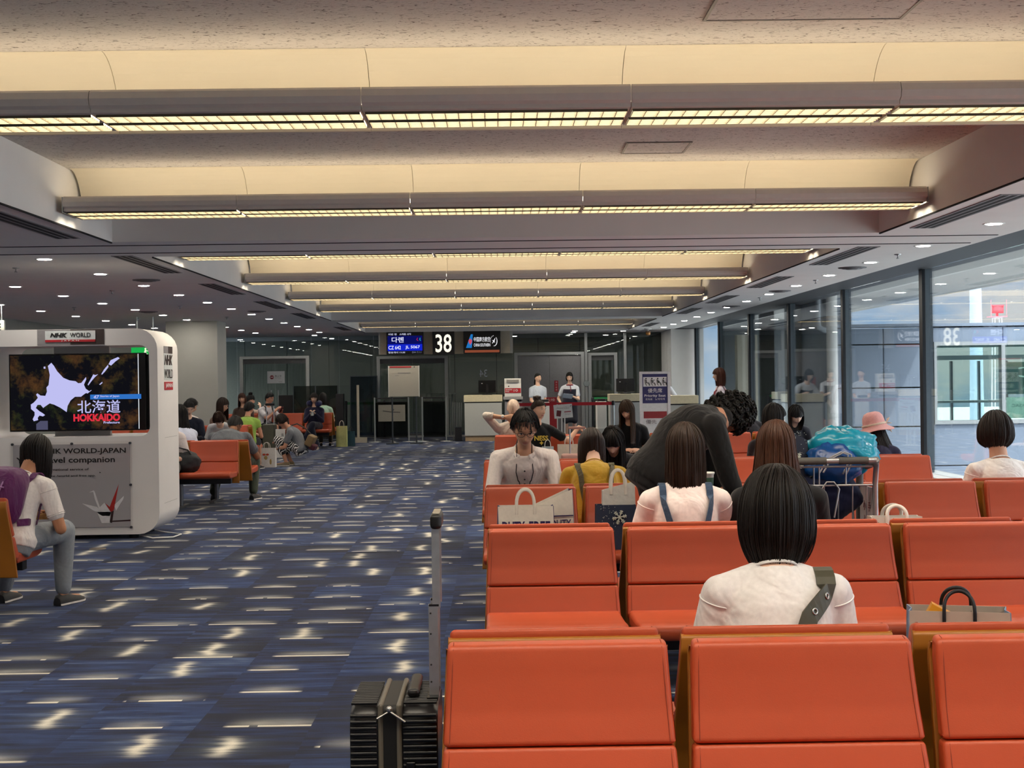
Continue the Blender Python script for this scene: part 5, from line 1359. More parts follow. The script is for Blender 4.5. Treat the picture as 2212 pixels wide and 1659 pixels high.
cl = person('clerk in a dark vest leaning on the desk, half hidden behind the priority seat sign', 3.45, 28.35, 200, S=1.64, sit=False, lean=22, head=(20, 0, 0), top=('tee', 'dfe3ea', .02), bottom=('skirt', '1c1d28'),
    hands={'R': (.2, .42, 1.1), 'L': (-.25, .40, 1.1)}, hair=dict(style='bob', color=BL, drop=.12, face=60, vol=.016, locks=40))
for inf in (st2, cl):
    g = G(); g.smooth = True
    rings = [[on_torso(inf, t, a, .032) for a in range(0, 360, 15)] for t in (-.02, .06, .14, .22, .30, .36)]
    g.grid(rings, cv=True); g.build('vest', cloth('vest_navy', '1d1d2e', .3), inf['o'], solid=.004)
winw = person('person with shoulder-length reddish-brown hair and red straps, in profile at the windows', 3.88, 23.6, -82, S=1.60, sit=False, lean=2, head=(4, -6, 0), top=('tee', 'e8dbe2'), bottom=('pants', '3a3c48'),
    hair=dict(style='bob', color='3d1d10', hi='8a4a28', drop=.19, face=62, vol=.024, curl=.1, locks=90, seed=41))
# kiosk side
pack = person('backpacker in a white T-shirt and grey joggers looking down at the kiosk', -3.17, 8.86, 14, S=1.66, lean=29, pelvis=.50, head=(36, 0, 0), bulk=1.0, sw=.19, top=('tee', 'f1ebe8', -.07, .7), bottom=('pants', '8d949c'), shoes='2b2b2d', skin='b98362', voxel=.008,
    hands={'R': (.12, .36, .60), 'L': (-.10, .38, .60)}, feet={'R': (.13, .42), 'L': (-.34, .46)}, grip={'R': dict(curl=.8), 'L': dict(curl=.8)},
    hair=dict(style='bob', color='130d0b', hi='2e2019', drop=.20, face=62, vol=.022, curl=.2, locks=300, seed=51))
person('person in white sitting at the kiosk edge with a dark bag on the next seat', -3.92, 16.32, 180, S=1.62, lean=16, head=(20, 0, 0), top=('tee', 'e9dedb'), bottom=('pants', '4a4d45'), shoes='8a6a52', hair=dict(style='short', color=BL, face=62, vol=.018, locks=60))
person('person with long black hair and a pale blue blouse in profile, eating', -3.86, 17.12, -62, S=1.60, lean=14, head=(10, -6, 0), top=('tee', 'cdd5ea'), bottom=('pants', '2a2d3a'), voxel=.008,
    hands={'R': (.10, .26, .98), 'L': (-.06, .28, .98)}, elbow={'R': (.4, .2, -1), 'L': (-.4, .2, -1)}, hair=dict(style='long', color=BL, drop=.33, face=58, vol=.02, curl=-.1, locks=140, drift=(.02, -.04, 0), seed=61))
person('hunched man in a grey T-shirt and olive trousers on the bench by the kiosk', -3.42, 17.12, 6, S=1.72, fem=False, lean=46, head=(48, 0, 0), bulk=1.16, sw=.205, top=('tee', '61666c', -.08, .8), bottom=('pants', '3b4338'), shoes='25252a', skin='8d6248',
    hands={'R': (.18, .52, .66), 'L': (-.12, .52, .66)}, feet={'R': (.30, .22), 'L': (-.18, .12)}, hair=dict(style='short', color='100c0a', face=64, vol=.012, locks=120, bangs=False))
pk2 = person('person in navy with short black hair beside the kiosk, eyes on a phone', -5.0, 22.22, 176, S=1.62, fem=False, lean=14, head=(28, -20, 0), top=('long', '1b2030'), bottom=('pants', '2c2f38'), hair=dict(style='short', color=BL, face=60, vol=.018, locks=60))
person('boy in white with black hair bending forward, beyond the person in navy', -5.27, 23.02, 20, S=1.66, fem=False, lean=14, head=(26, 30, 0), top=('tee', 'e5dad4'), bottom=('pants', '40434c'), hair=dict(style='short', color=BL, face=60, vol=.018, locks=60))
person('person with brown hair and pale grey top folded forward asleep', -4.45, 22.2, 178, S=1.60, lean=44, head=(50, 0, 0), top=('tee', 'b4b3b5'), bottom=('pants', '44464c'), hair=dict(style='bob', color='2e1d12', hi='6a482e', drop=.06, face=60, vol=.02, locks=80))
person('boy in a lime-green top with black hair, back to the camera', -4.23, 23.02, 4, S=1.52, fem=False, lean=16, head=(22, 14, 0), top=('cap', '9bbf58'), bottom=('shorts', '23242e'), skin='d79c80', hair=dict(style='short', color=BL, face=60, vol=.018, locks=70))
gw = person('person with glasses and long dark hair turned toward the boy in lime', -4.70, 23.05, 120, S=1.62, lean=6, head=(14, -10, 0), top=('tee', '6b5a50'), bottom=('pants', '2b2d35'), skin='e0b498', hair=dict(style='long', color='21140e', drop=.26, face=52, vol=.02, curl=0, locks=70))
person('person with auburn hair facing the camera on the far bench', -5.62, 30.3, 182, S=1.64, lean=3, head=(4, 0, 6), top=('tee', '4b3a33'), bottom=('pants', '2b2d35'), skin='dca98c', hair=dict(style='long', color='3a1d10', hi='80482a', drop=.24, face=52, vol=.018, curl=0, locks=60))
person('person with dark hair tied up holding a phone on the farthest bench', -5.74, 31.12, 60, S=1.60, lean=10, head=(20, 10, 0), top=('tee', 'cdb9a8'), bottom=('pants', '2b2d35'), hands={'R': (.12, .32, .95), 'L': (-.05, .3, .8)}, hair=dict(style='bun', color=BL, face=66, vol=.012, locks=40, extra='bun'))
strap = person('man in white with black straps and shorts, looking at a red phone', -5.16, 30.28, 120, S=1.70, fem=False, lean=12, head=(18, 0, 0), top=('tee', 'ddd8da'), bottom=('shorts', '22242c'), skin='cf967a', hands={'R': (.10, .40, .86), 'L': (-.08, .42, .84)}, hair=dict(style='short', color=BL, face=62, vol=.014, locks=60, bangs=False))
nav_ = person('person with a navy neck pillow and dark clothes, legs crossed, hands together', -4.05, 30.3, 180, S=1.60, lean=2, head=(4, 0, 0), top=('long', '23223a'), bottom=('pants', '1b1c2c'), shoes='cbb39a', skin='dcb096', voxel=.008,
    hands={'R': (.05, .27, .78), 'L': (-.05, .27, .78)}, feet={'R': (-.10, .46), 'L': (.16, .52, .20)}, hair=dict(style='bob', color='1a0f0c', hi='3c231a', drop=.05, face=64, vol=.022, locks=60, curl=.2))
person('person with black hair and a mint top, back to the camera, by the yellow bag', -3.97, 31.12, 0, S=1.60, lean=6, head=(4, -10, 0), top=('tee', 'b7dcc4'), bottom=('pants', '4a443c'), hair=dict(style='long', color=BL, drop=.2, face=60, vol=.022, locks=60))
zeb = NT('zebra_cloth'); _c = zeb.n('ShaderNodeTexCoord').outputs['Object']
_w = zeb.n('ShaderNodeTexWave', {0: _c, 'Scale': 9.0, 'Distortion': 9.0, 'Detail': 2.0, 'Detail Scale': 1.2}, bands_direction='DIAGONAL')
zebm = zeb.surf(zeb.n('ShaderNodeBsdfPrincipled', {'Base Color': zeb.ramp(_w.outputs[0], [(.50, (.01, .01, .012)), (.58, (.75, .74, .72))]), 'Roughness': .85}))
cr_ = person('person crouching in a grey T-shirt and a black and white zebra skirt', -3.50, 24.25, -86, S=1.60, pelvis=.30, lean=30, head=(38, 0, 0), top=('tee', '6d7076'), bottom=('skirt', 'zebra', zebm, .55), shoes='7a6a50', skin='c58f74', voxel=.008, knee=(0, .6, 1),
    hands={'R': (.10, .40, .40), 'L': (-.08, .44, .30)}, feet={'R': (.10, .20), 'L': (-.10, .24)}, hair=dict(style='bob', color='1d120e', hi='432a1f', drop=.05, face=66, vol=.022, locks=90, extra='tail'))
# ------------------------------------------------------------------ clothing details
def side_strap(inf, name, m, t0, a0, t1, a1, w, k=.026, n=14, over=False):
    """strap from the back (t0, a0) up to and over the shoulder (t1, a1) and down the front"""
    P = []; C_ = []
    for i in range(n + 1):
        u = i / n; t = lerp(t0, t1, u); a = lerp(a0, a1, u); P.append(on_torso(inf, t, a, k)); C_.append(inf['spine'](t))
    if over:
        q = on_torso(inf, t1 - .02, 360 - a1 if a1 > 180 else -a1, k); top = (P[-1] + q) / 2 + V((0, 0, .035))
        P += [P[-1].lerp(top, .6) + V((0, 0, .008)), top, q.lerp(top, .6) + V((0, 0, .008)), q, on_torso(inf, t1 - .14, 360 - a1 if a1 > 180 else -a1, k)]
        C_ += [inf['spine'](t1 - .03)] * 5
    g = G(); ribbon(g, P, w, .004, C_); o = g.build(name, m, inf['o']); return P, C_
den = cloth('denim_strap', '3c4f68', .2, fscale=60)
oli = cloth('olive_strap', '4d4a34', .2, fscale=60)
for inf, nm, m_, xb, xt, w_ in ((ovr, 'overall_strap', den, .05, .118, .034), (yel, 'pinafore_strap', oli, .075, .118, .040)):
    for s_ in (-1, 1):
        P, C_ = strap_run(inf, .06, s_ * xb, s_ * xt, .1, s_ * .10); g = G(); ribbon(g, P, w_, .004, C_); g.build(nm, m_, inf['o'])
# olive bag slung over the right shoulder
bag_m = mat('olive_leather', '4a4838', .5, var=.08, bump=.1)
t = thing('shoulder_bag', 'olive bag whose wide eyeleted strap crosses the back of the white T-shirt', 'bag', tuple(bob['o'].location), 0)
P, C_ = strap_run(bob, .02, -.13, .140, .0, -.10, .03, 18, .365)
Pf = [w2(bob, q) - t.location for q in P]; Cf = [w2(bob, q) - t.location for q in C_]; P, C_ = Pf[:19], Cf[:19]
g = G(); ribbon(g, Pf, .058, .005, Cf); st = g.build('strap', bag_m, t)
for i in (2, 6, 10, 14, 17):
    p_ = P[i]; n_ = (p_ - C_[i]); tg = (P[i + 1] - P[i - 1]).normalized(); n_ = (n_ - tg * n_.dot(tg)).normalized(); b_ = tg.cross(n_)
    g = G(); g.tube([p_ + n_ * .0065 + (tg * math.cos(a) + b_ * math.sin(a)) * .0085 for a in [2 * PI * k / 16 for k in range(16)]], .003, 6, closed=True)
    g.build('eyelet', mat('nickel', 'c9c7c2', .25, .9), st)
G().box(-.16, .10, .16, .27, .50, .66).build('bag_body', bag_m, t, bevel=.03, seg=3)
# the man with glasses: frame, lanyard, collar, buttons, badge
M = spec['Mh']; g = G()
for s_ in (-1, 1):
    g.tube([M @ V((s_ * .033 + .024 * math.cos(a), .0995 - abs(s_ * .033 + .024 * math.cos(a)) ** 2 * 3, .013 + .017 * math.sin(a))) for a in [2 * PI * k / 20 for k in range(20)]], .0022, 6, closed=True)
    g.tube([M @ V((s_ * .057, .089, .018)), M @ V((s_ * .074, .076, .018)), M @ V((s_ * .080, .0, .012))], .0019, 6)
g.tube([M @ V((-.009, .0995, .015)), M @ V((0, .102, .018)), M @ V((.009, .0995, .015))], .002, 6)
g.build('glasses', mat('spectacle_black', '15110f', .3), spec['o'])
g = G()
for s_ in (-1, 1):
    o_, c = over_shoulder(spec, s_ * .062, 8, .070)
    g.tube(o_ + [surf_pt(spec, lerp(.35, .02, i / 8), s_ * lerp(.07, .004, i / 8), True, .034) for i in range(9)], .0042, 6)
g.build('lanyard', mat('lanyard_black', '111112', .7), spec['o'])
shm = cloth('cloth_e9e0dc', 'e9e0dc')
g = G(); P_ = []
for zz, k_ in ((.0, .020), (.030, .026)):
    P_.append([spec['spine'](.445) + spec['d2'] * zz + spec['xs'] * (.062 + k_) * math.cos(R(a)) + spec['d2'].cross(spec['xs']).normalized() * (.060 + k_) * math.sin(R(a)) for a in range(112, 429, 12)])
P_.append([q - spec['d2'] * (.035 + .028 * (1 if i in (0, 1, len(P_[1]) - 1, len(P_[1]) - 2) else 0)) + (q - spec['spine'](.46)).normalized() * .018 for i, q in enumerate(P_[1])])
g.grid(P_); g.build('collar', shm, spec['o'], solid=.003)
for tt in (.36, .28, .20, .12):
    p_ = surf_pt(spec, tt, 0, True, .030); g = G(); g.ball(p_, (.0075, .004, .0075), None, 6, 10); g.build('button', mat('button_black', '1a1614', .4), spec['o'])
Sh, E, W_, sg = spec['arms']['L']
ax = (E - Sh).normalized(); out = V((-1, .55, 0)); out = (out - ax * out.dot(ax)).normalized(); bt = ax.cross(out); c = Sh.lerp(E, .62)
g = G(); rows = [[c + ax * a + out * (.0645 - .35 * b * b / .07) + bt * b for b in (-.045, -.02, 0, .02, .045)] for a in (-.045, 0, .045)]
g.grid(rows); g.use(1)
vs = [c + out * (.070 - .35 * (.03 * math.sin(a)) ** 2 / .07) + ax * .03 * math.cos(a) + bt * .03 * math.sin(a) for a in [2 * PI * k / 20 for k in range(20)]]
g.add(vs, [tuple(range(20))], False)
g.build('sleeve_badge', [mat('badge_cream', 'd9d2c6', .7), mat('badge_red', 'c23a2c', .6)], spec['o'])
# pink sun hat
M = hat['Mh'] @ Matrix.Rotation(R(8), 4, 'X') @ Matrix.Rotation(R(-5), 4, 'Y')
g = G(); g.smooth = True; n = 40; rows = []
for r_, z in ((.002, .165), (.04, .163), (.075, .148), (.097, .115), (.105, .07), (.108, .035), (.122, .012), (.150, -.012), (.176, -.028), (.179, -.034), (.150, -.020), (.120, .004), (.105, .03)):
    rows.append([M @ V((r_ * math.cos(2 * PI * k / n) * 1.0, r_ * math.sin(2 * PI * k / n) * 1.12 - .01, z + (.010 * math.sin(2 * PI * k / n * 3 + 1) * sstep((r_ - .11) / .05)))) for k in range(n)])
g.grid(rows, cv=True); g.add(rows[0], [tuple(range(n))])
h_ = g.build('sun_hat', cloth('hat_pink', 'e0a6a2', .15, fscale=30), hat['o'])
g = G(); g.smooth = True
band = [M @ V((.109 * math.cos(a), .122 * math.sin(a) - .01, .036)) for a in [2 * PI * k / 40 for k in range(40)]]
g.tube(band, .011, 6, closed=True, flat=1.0)
c = M @ V((.10, -.07, .03))
for dx, dz in ((.03, .05), (.05, .0), (.02, -.07), (.05, -.08)): g.tube([c, c + V((dx * .6, -.02, dz * .7)), c + V((dx, -.01, dz))], [.006, .014, .006], 6, flat=.4)
g.build('hat_ribbon', cloth('ribbon_cream', 'ddc8b4', .3, fscale=40), h_)
# face mask of the person at right, hair clip, wristwatch, neck pillow, glasses
M = [o for o in bpy.data.objects if o.get('label', '').startswith('person with short thick dark hair')][0]
def ring_at(inf, arm, u, r_, name, m, w=.012):
    Sh, E, W_, sg = inf['arms'][arm]; c = E.lerp(W_, u); ax = (W_ - E).normalized(); q = ax.orthogonal().normalized(); b = ax.cross(q)
    g = G(); rows = [[c + ax * a + (q * math.cos(2 * PI * k / 20) + b * math.sin(2 * PI * k / 20)) * (r_ + e_) for k in range(20)] for a, e_ in ((-w, 0), (-w, .004), (w, .004), (w, 0))]
    g.grid(rows, cv=True, cu=True, smooth=False); return g, c, ax
g, c, ax = ring_at(oldm, 'L', .86, .030, 'w', None)
g.use(1).ball(c + V((0, -.036, .01)), (.02, .008, .02), None, 8, 12); g.build('wristwatch', [mat('watch_steel', 'b9b5ac', .3, .8), white], oldm['o'])
g = G(); g.smooth = True; c = nav_['N'] + V((0, .0, .045))
pts = [c + V((.115 * math.cos(R(a)), .10 * math.sin(R(a)), .012 * math.sin(R(a * 2)))) for a in range(115, 426, 15)]
g.tube(pts, [.05] + [.062] * (len(pts) - 2) + [.05], 12); g.build('neck_pillow', cloth('pillow_navy', '24264c', .3), nav_['o'])
M = gw['Mh']; g = G()
for s_ in (-1, 1): g.tube([M @ V((s_ * .033 + .023 * math.cos(a), .104 - abs(s_ * .033 + .024 * math.cos(a)) ** 2 * 3, .004 + .018 * math.sin(a))) for a in [2 * PI * k / 16 for k in range(16)]], .0022, 5, closed=True)
g.build('glasses', mat('spectacle_black', '15110f', .3), gw['o'])
M = maskw['Mh']; g = G(); g.smooth = True
g.grid([[M @ (head_point(R(l), R(a)) * 1.05 + V((0, .006, 0))) for a in range(-62, 63, 12)] for l in range(-62, -4, 8)])
for s_ in (-1, 1): g.tube([M @ V((s_ * .068, .05, -.03)), M @ V((s_ * .082, .0, -.0)), M @ V((s_ * .080, -.015, -.03))], .002, 5)
g.build('face_mask', mat('mask_white', 'e8e4e0', .8), maskw['o'], solid=.003)
g = G(); a_ = [on_torso(bunw, tt, aa, .031) for tt in (.24, .34) for aa in (60, 120)]
p0 = on_torso(bunw, .30, 125, .033); p1 = on_torso(bunw, .30, 62, .033); u_ = (p1 - p0).normalized()
g.text('NESS', on_torso(bunw, .27, 96, .036), -u_ if False else V((1, 0, 0)) * -1, (0, 0, 1), w=.17, h=.06, align='c', bold=.03)
g.text('✦', on_torso(bunw, .20, 96, .037), V((-1, 0, 0)), (0, 0, 1), w=.05, h=.05, align='c', bold=.02)
g.build('shirt_lettering', mat('print_gold', 'd8b843', .6), bunw['o'])
for s_ in (-1, 1):
    P, C_ = strap_run(strap, .06, s_ * .09, s_ * .11, .1, s_ * .12); g = G(); ribbon(g, P, .04, .004, C_); g.build('black_strap', blacks, strap['o'])
# ------------------------------------------------------------------ bags and luggage
def paper_bag(name, label, loc, rz, w, d, h, m, hm, handles=.12, hw_=.12, gusset=None, fold=True, cat='shopping bag', strap_r=.004, tilt=0, flat_handle=False):
    t = thing(name, label, cat, loc, rz)
    rnd = random.Random(len(label)); g = G(); top = lambda s_: h + rnd.uniform(-.008, .008)
    a, b = w / 2, d / 2; k = .72
    lo = [(-a, -b, 0), (a, -b, 0), (a, 0, 0), (a, b, 0), (-a, b, 0), (-a, 0, 0)]
    hi = [(-a, -b * k, h), (a, -b * k, h), (a * .93, 0, h), (a, b * k, h), (-a, b * k, h), (-a * .93, 0, h)]
    if tilt: hi = [(x, y, z + tilt * x) for x, y, z in hi]
    n = 6; mid = [tuple(lerp(p_, q_, .55) + rnd.uniform(-.004, .004) for p_, q_ in zip(u, v)) for u, v in zip(lo, hi)]
    rows = [lo, mid, hi]
    for i in range(2):
        for j in range(6):
            g.use(1 if (gusset is not None and j in (1, 2, 4, 5)) else 0).add([rows[i][j], rows[i][(j + 1) % 6], rows[i + 1][(j + 1) % 6], rows[i + 1][j]], [(0, 1, 2, 3)], False)
    g.use(0).add(lo, [tuple(reversed(range(6)))], False)
    g.build('bag_body', [m, gusset or m], t, solid=.003)
    if handles:
        for y in (-b * k - .004, b * k + .004):
            zt = h + tilt * 0
            pts = [V((-hw_ / 2, y, zt - .05))] + [V((-hw_ / 2 * math.cos(PI * i / 14), y * (1 - .45 * math.sin(PI * i / 14)), zt + handles * math.sin(PI * i / 14) ** .8)) for i in range(15)] + [V((hw_ / 2, y, zt - .05))]; g = G()
            g.tube(pts, .011 if flat_handle else strap_r, 6, flat=.25 if flat_handle else 1.0, up=(0, 1, 0)); g.build('handle', hm, t)
    return t
wp = mat('white_paper', 'e2ddd3', .6, bump=.25, bscale=22); pv = mat('purple_print', '2c2158', .6)
t = paper_bag('paper_bag', 'white carrier bag with loop handles and a purple side, on the third bench row', (.165, 8.42, .425), 0, .345, .13, .275, wp, wp, .10, .11, gusset=pv, flat_handle=True)
g = G().text('DUTY', (-.145, -.067, .114), w=.14, h=.07, bold=.03); g.text('FREE', (.02, -.067, .114), w=.13, h=.07, bold=.03); g.build('bag_print', pv, t)
t = paper_bag('paper_bag', 'tall white carrier bag leaning behind the purple-sided one', (.31, 8.56, .425), R(14), .30, .12, .30, wp, wp, .0, gusset=pv, tilt=.42)
g = G().box(-.02, .145, -.0655, -.063, .195, .202); g.text('DUTY', (.0, -.064, .125), w=.13, h=.05, bold=.01); g.build('bag_print', pv, t)
ny = mat('navy_paper', '26324a', .5, var=.06); snow = mat('snow_print', 'c9cfc4', .6)
def snowflake(g, c, r_, u=V((1, 0, 0)), v=V((0, 0, 1))):
    c = V(c)
    for k in range(6):
        a = k * PI / 3 + .2; d = u * math.cos(a) + v * math.sin(a); g.tube([c, c + d * r_], .004, 5)
        for q in (.45, .7):
            for s_ in (-1, 1):
                e_ = u * math.cos(a + s_ * .8) + v * math.sin(a + s_ * .8); g.tube([c + d * r_ * q, c + d * r_ * q + e_ * r_ * .3], .003, 5)
t = paper_bag('paper_bag', 'navy snowflake shopping bag standing on the third bench row beside the bending man', (.72, 8.42, .425), 0, .245, .13, .275, ny, snow, .0)
g = G(); snowflake(g, (.02, -.062, .20), .045); rnd = random.Random(2)
for i in range(40): g.ball((-.12 + rnd.random() ** 1.5 * .12, -.060, rnd.uniform(.12, .27)), (.0022, .0012, .0022), None, 4, 5)
g.build('bag_print', snow, t)
t = paper_bag('paper_bag', 'crumpled white plastic bag stuffed in the top of the navy snowflake bag', (.74, 8.44, .50), 0, .20, .09, .31, mat('white_plastic', 'd9d7d2', .35, bump=.5, bscale=18), wp, .10, .09, flat_handle=True, tilt=.25)
# black suitcase by the first bench
sm = mat('case_black_shell', '17171a', .35, var=.1); sm2 = mat('case_taupe_top', '6d675c', .4, var=.05)
t = thing('suitcase', 'ribbed black suitcase with its tall metal handle pulled out, beside the nearest bench', 'suitcase', (-.307, 4.05, 0))
def shell(x0, x1, y0, y1, z0, z1, rows, m):
    g = G(); L = rrect(y0, y1, z0, z1, .06, 5); n = len(L); g.smooth = False
    for i in range(2): pass
    xs_ = [(x0, .94), (lerp(x0, x1, .18), 1.0), (lerp(x0, x1, .82), 1.0), (x1, .98)] if x0 < 0 else [(x0, .98), (lerp(x0, x1, .18), 1), (lerp(x0, x1, .82), 1.0), (x1, .94)]
    cy, cz = (y0 + y1) / 2, (z0 + z1) / 2
    ring = [[(x, cy + (a - cy) * k_, cz + (b - cz) * k_) for a, b in L] for x, k_ in xs_]
    g.grid(ring, cv=True, smooth=True); g.add(ring[0], [tuple(reversed(range(n)))], False); g.add(ring[-1], [tuple(range(n))], False)
    return g
g = shell(-.125, -.045, -.17, .17, .05, .555, 0, sm)
g2 = shell(.025, .125, -.17, .17, .05, .555, 0, sm)
g.v += []; b = len(g.v); g.v += g2.v; g.f += [tuple(b + i for i in f) for f in g2.f]; g.mi += g2.mi; g.sm += g2.sm
for x0, x1 in ((-.122, -.048), (.028, .122)):
    for i in range(26):
        z = .085 + i * .0178
        g.tube([(x0, -.173, z), (x1, -.173, z)], .0055, 6); 
    for i in range(13):
        y = -.14 + i * .022; g.tube([(x0, y, .558), (x1, y, .558)], .0045, 6)
g.build('shell', sm, t)
G().box(-.046, .026, -.176, .172, .045, .558).build('zip_panel', mat('zip_black', '0f0f10', .6), t, bevel=.02, seg=3)
for x in (-.036, .016): G().box(x - .008, x + .008, -.179, .174, .042, .563).build('trim_strip', sm2, t, bevel=.02, seg=3)
g = G().tube([(-.01, -.184, .545), (-.045, -.187, .525)], .006, 6, flat=.5).tube([(-.01, -.184, .545), (.035, -.187, .515)], .007, 6, flat=.5); g.ball((-.01, -.184, .55), .010, None, 6, 8); g.build('zip_pull', mat('nickel', 'c9c7c2', .25, .9), t)
G().box(.035, .062, -.187, -.170, .22, .40).build('combination_lock', mat('lock_black', '0a0a0b', .25), t, bevel=.004)
g = G()
for i in range(3): g.box(.042, .050, -.189, -.186, .235 + i * .02, .247 + i * .02)
g.ball((.048, -.187, .36), (.004, .002, .004), None, 5, 8); g.build('lock_dials', mat('nickel', 'c9c7c2', .25, .9), t)
g = G().box(.035, .07, -.10, .12, .562, .588); g.build('carry_handle', sm, t, bevel=.012, seg=3)
G().box(.092, .124, -.10, .10, .553, .562).build('handle_well', mat('lock_black', '0a0a0b', .25), t)
for y in (-.055, .055):
    g = G().obox((.112, y, .69), (.028, .018, .27)); g.obox((.121, y, .94), (.023, .015, .25)); g.use(1)
    for z in (.60, .65, .74, .80): g.ball((.104, y - .009, z), (.003, .002, .003), None, 4, 6)
    g.obox((.114, y, .823), (.0285, .0185, .006))
    g.build('handle_tube', [mat('silver_tube', 'c3c5c8', .3, .85), blacks], t)
g = G().box(.106, .140, -.075, .075, 1.045, 1.09); g.build('grip', mat('grip_black', '1a1a1c', .4), t, bevel=.012, seg=3)
G().box(.112, .134, -.06, .06, 1.088, 1.094).build('grip_inlay', mat('grip_taupe', 'a79d8c', .35), t, bevel=.003)
for x in (-.09, .09):
    for y in (-.12, .12): G().lathe([(.026, -.011), (.026, .011)], (x, y, .026), 16, axis='x').build('wheel', blacks, t)
for x in (-.09, .09):
    for y in (-.12, .12): G().box(x - .018, x + .018, y - .02, y + .02, .03, .06).build('wheel_housing', blacks, t)
# luggage cart
steelw = mat('cart_steel', 'b3b3b5', .35, .8)
t = thing('luggage_cart', 'metal luggage cart with a dark gripped handle and a lettered side panel', 'luggage cart', (1.83, 7.6, 0))
G().tube([(-.28, 0, 1.0), (.28, 0, 1.0)], .017, 12).build('handle_bar', steelw, t)
for a, b in ((-.20, .0), (.07, .235)): G().tube([(a, 0, 1.0), (b, 0, 1.0)], .021, 12).build('handle_grip', mat('grip_grey', '55534f', .6), t)
for s_ in (-1, 1):
    G().tube([(s_ * .28, 0, 1.0), (s_ * .29, .03, .97), (s_ * .29, .06, .86), (s_ * .29, .06, .18), (s_ * .29, .02, .12)], .016, 10).build('side_tube', steelw, t)
    G().tube([(s_ * .28, 0, 1.0), (s_ * .285, .16, .965), (s_ * .285, .36, .93), (s_ * .285, .38, .80), (s_ * .285, .36, .14)], .022, 10).build('side_tube', mat('cart_grey', '85847f', .5, .3), t)
    g = G().box(s_ * .285 - .004, s_ * .285 + .004, .06, .375, .30, .84); g.use(1)
    dx = s_ * .285 + (.0045 if s_ > 0 else -.0045)
    for k_, (tx, yy) in enumerate((('手荷物用', .12), ('小心輕放', .22))):
        for i, c in enumerate(tx): g.text(c, (s_ * .285 - .0052, yy + .05, .70 - i * .085), (0, -1, 0), (0, 0, 1), w=.05, h=.055)
    g.build('side_panel', [mat('panel_pale', 'd3d2d4', .5), mat('panel_ink', '7d3a48', .6)], t)
g = G()
for z in (.965, .86): g.tube([(-.27, .04, z), (.27, .04, z)], .006, 8)
for x in (-.06, -.03, .12): g.tube([(x, .04, .965), (x, .04, .86)], .005, 6)
for i in range(7):
    x = -.24 + i * .08; g.tube([(x, .05, .86), (x, .06, .66), (x, .12, .62), (x, .34, .64), (x, .36, .88)], .004, 6)
g.tube([(-.27, .36, .90), (.27, .36, .90)], .006, 8).tube([(-.28, .2, .63), (.28, .2, .63)], .006, 8).tube([(-.02, .03, .70), (-.02, .03, .84), (.01, .03, .88), (.05, .03, .88), (.08, .03, .84), (.05, .03, .68)], .005, 6)
g.build('basket', steelw, t)
g = G().box(-.27, .27, -.02, .46, .13, .16); g.build('platform', mat('cart_grey', '85847f', .5, .3), t, bevel=.006)
for x, y in ((-.24, .02), (.24, .02), (0, .44)): G().lathe([(.06, -.018), (.06, .018)], (x, y, .06), 18, axis='x').build('wheel', blacks, t)
for x, y in ((-.24, .02), (.24, .02), (0, .44)): G().box(x - .024, x + .024, y - .02, y + .02, .06, .13).build('wheel_fork', steelw, t)
def crumple(g, c, r_, seed, amp=.28, nu=30, nv=44, top=0.0):
    P = []
    for i in range(nu + 1):
        th = PI * min(max(i / nu, .004), .996); row = []
        for k_ in range(nv):
            a = 2 * PI * k_ / nv; d = V((math.sin(th) * math.cos(a), math.sin(th) * math.sin(a), math.cos(th)))
            f = 1 + amp * noise.noise(d * 2.1 + V((seed, 0, 0))) + amp * .5 * abs(noise.noise(d * 5 + V((0, seed, 0)))) + amp * .25 * abs(noise.noise(d * 12 + V((0, 0, seed))))
            row.append(V(c) + V((d.x * r_[0], d.y * r_[1], d.z * r_[2])) * f)
        P.append(row)
    g.grid(P, cv=True, smooth=True)
tq = mat('turquoise_plastic', '1395b4', .25, var=.12, scale=9, bump=.5, bscale=14); bl = mat('blue_plastic', '0d4688', .3, var=.15, scale=9, bump=.5, bscale=14)
t = thing('plastic_bag', 'crumpled turquoise plastic bag piled on the luggage cart', 'bag', (1.96, 7.84, .88))
g = G(); crumple(g, (.02, .03, .16), (.20, .15, .13), 4.0); g.build('outer_bag', tq, t)
g = G(); crumple(g, (-.05, -.08, .09), (.16, .09, .12), 9.0, .2); g.build('inner_bag', bl, t)
for q in (0, .02): G().tube([(-.15 + q, -.17, .05), (-.10 + q, -.175, .13), (-.03 + q, -.175, .165), (.01 + q, -.175, .15), (.01 + q, -.175, .10), (-.02 + q, -.17, .04)], .005, 6).build('handle', mat('cord_grey', 'a9a9b0', .6), t)
t = paper_bag('paper_bag', 'dark navy snow-patterned bag standing tilted in the luggage cart', (1.66, 7.80, .66), R(12), .20, .13, .50, mat('dark_navy_paper', '1c2233', .5, var=.1), snow, .0, tilt=-.5)
g = G(); rnd = random.Random(5); snowflake(g, (.03, -.062, .33), .05)
for i in range(60): g.ball((rnd.uniform(-.09, .09), -.056, rnd.uniform(.36, .50)), (.002, .0012, .002), None, 4, 5)
g.build('bag_print', snow, t)
t = thing('cloth_bag', 'deep navy bag sagging inside the wire basket of the luggage cart', 'bag', (1.87, 7.76, .66)); g = G(); crumple(g, (0, .02, .13), (.20, .09, .14), 2.0, .12); g.build('bag_body', cloth('deep_navy', '141a38', .3), t)
G().tube([(-.1, -.03, .24), (-.05, -.05, .28), (.05, -.05, .28), (.1, -.03, .24)], .008, 6).build('handle', blacks, t)
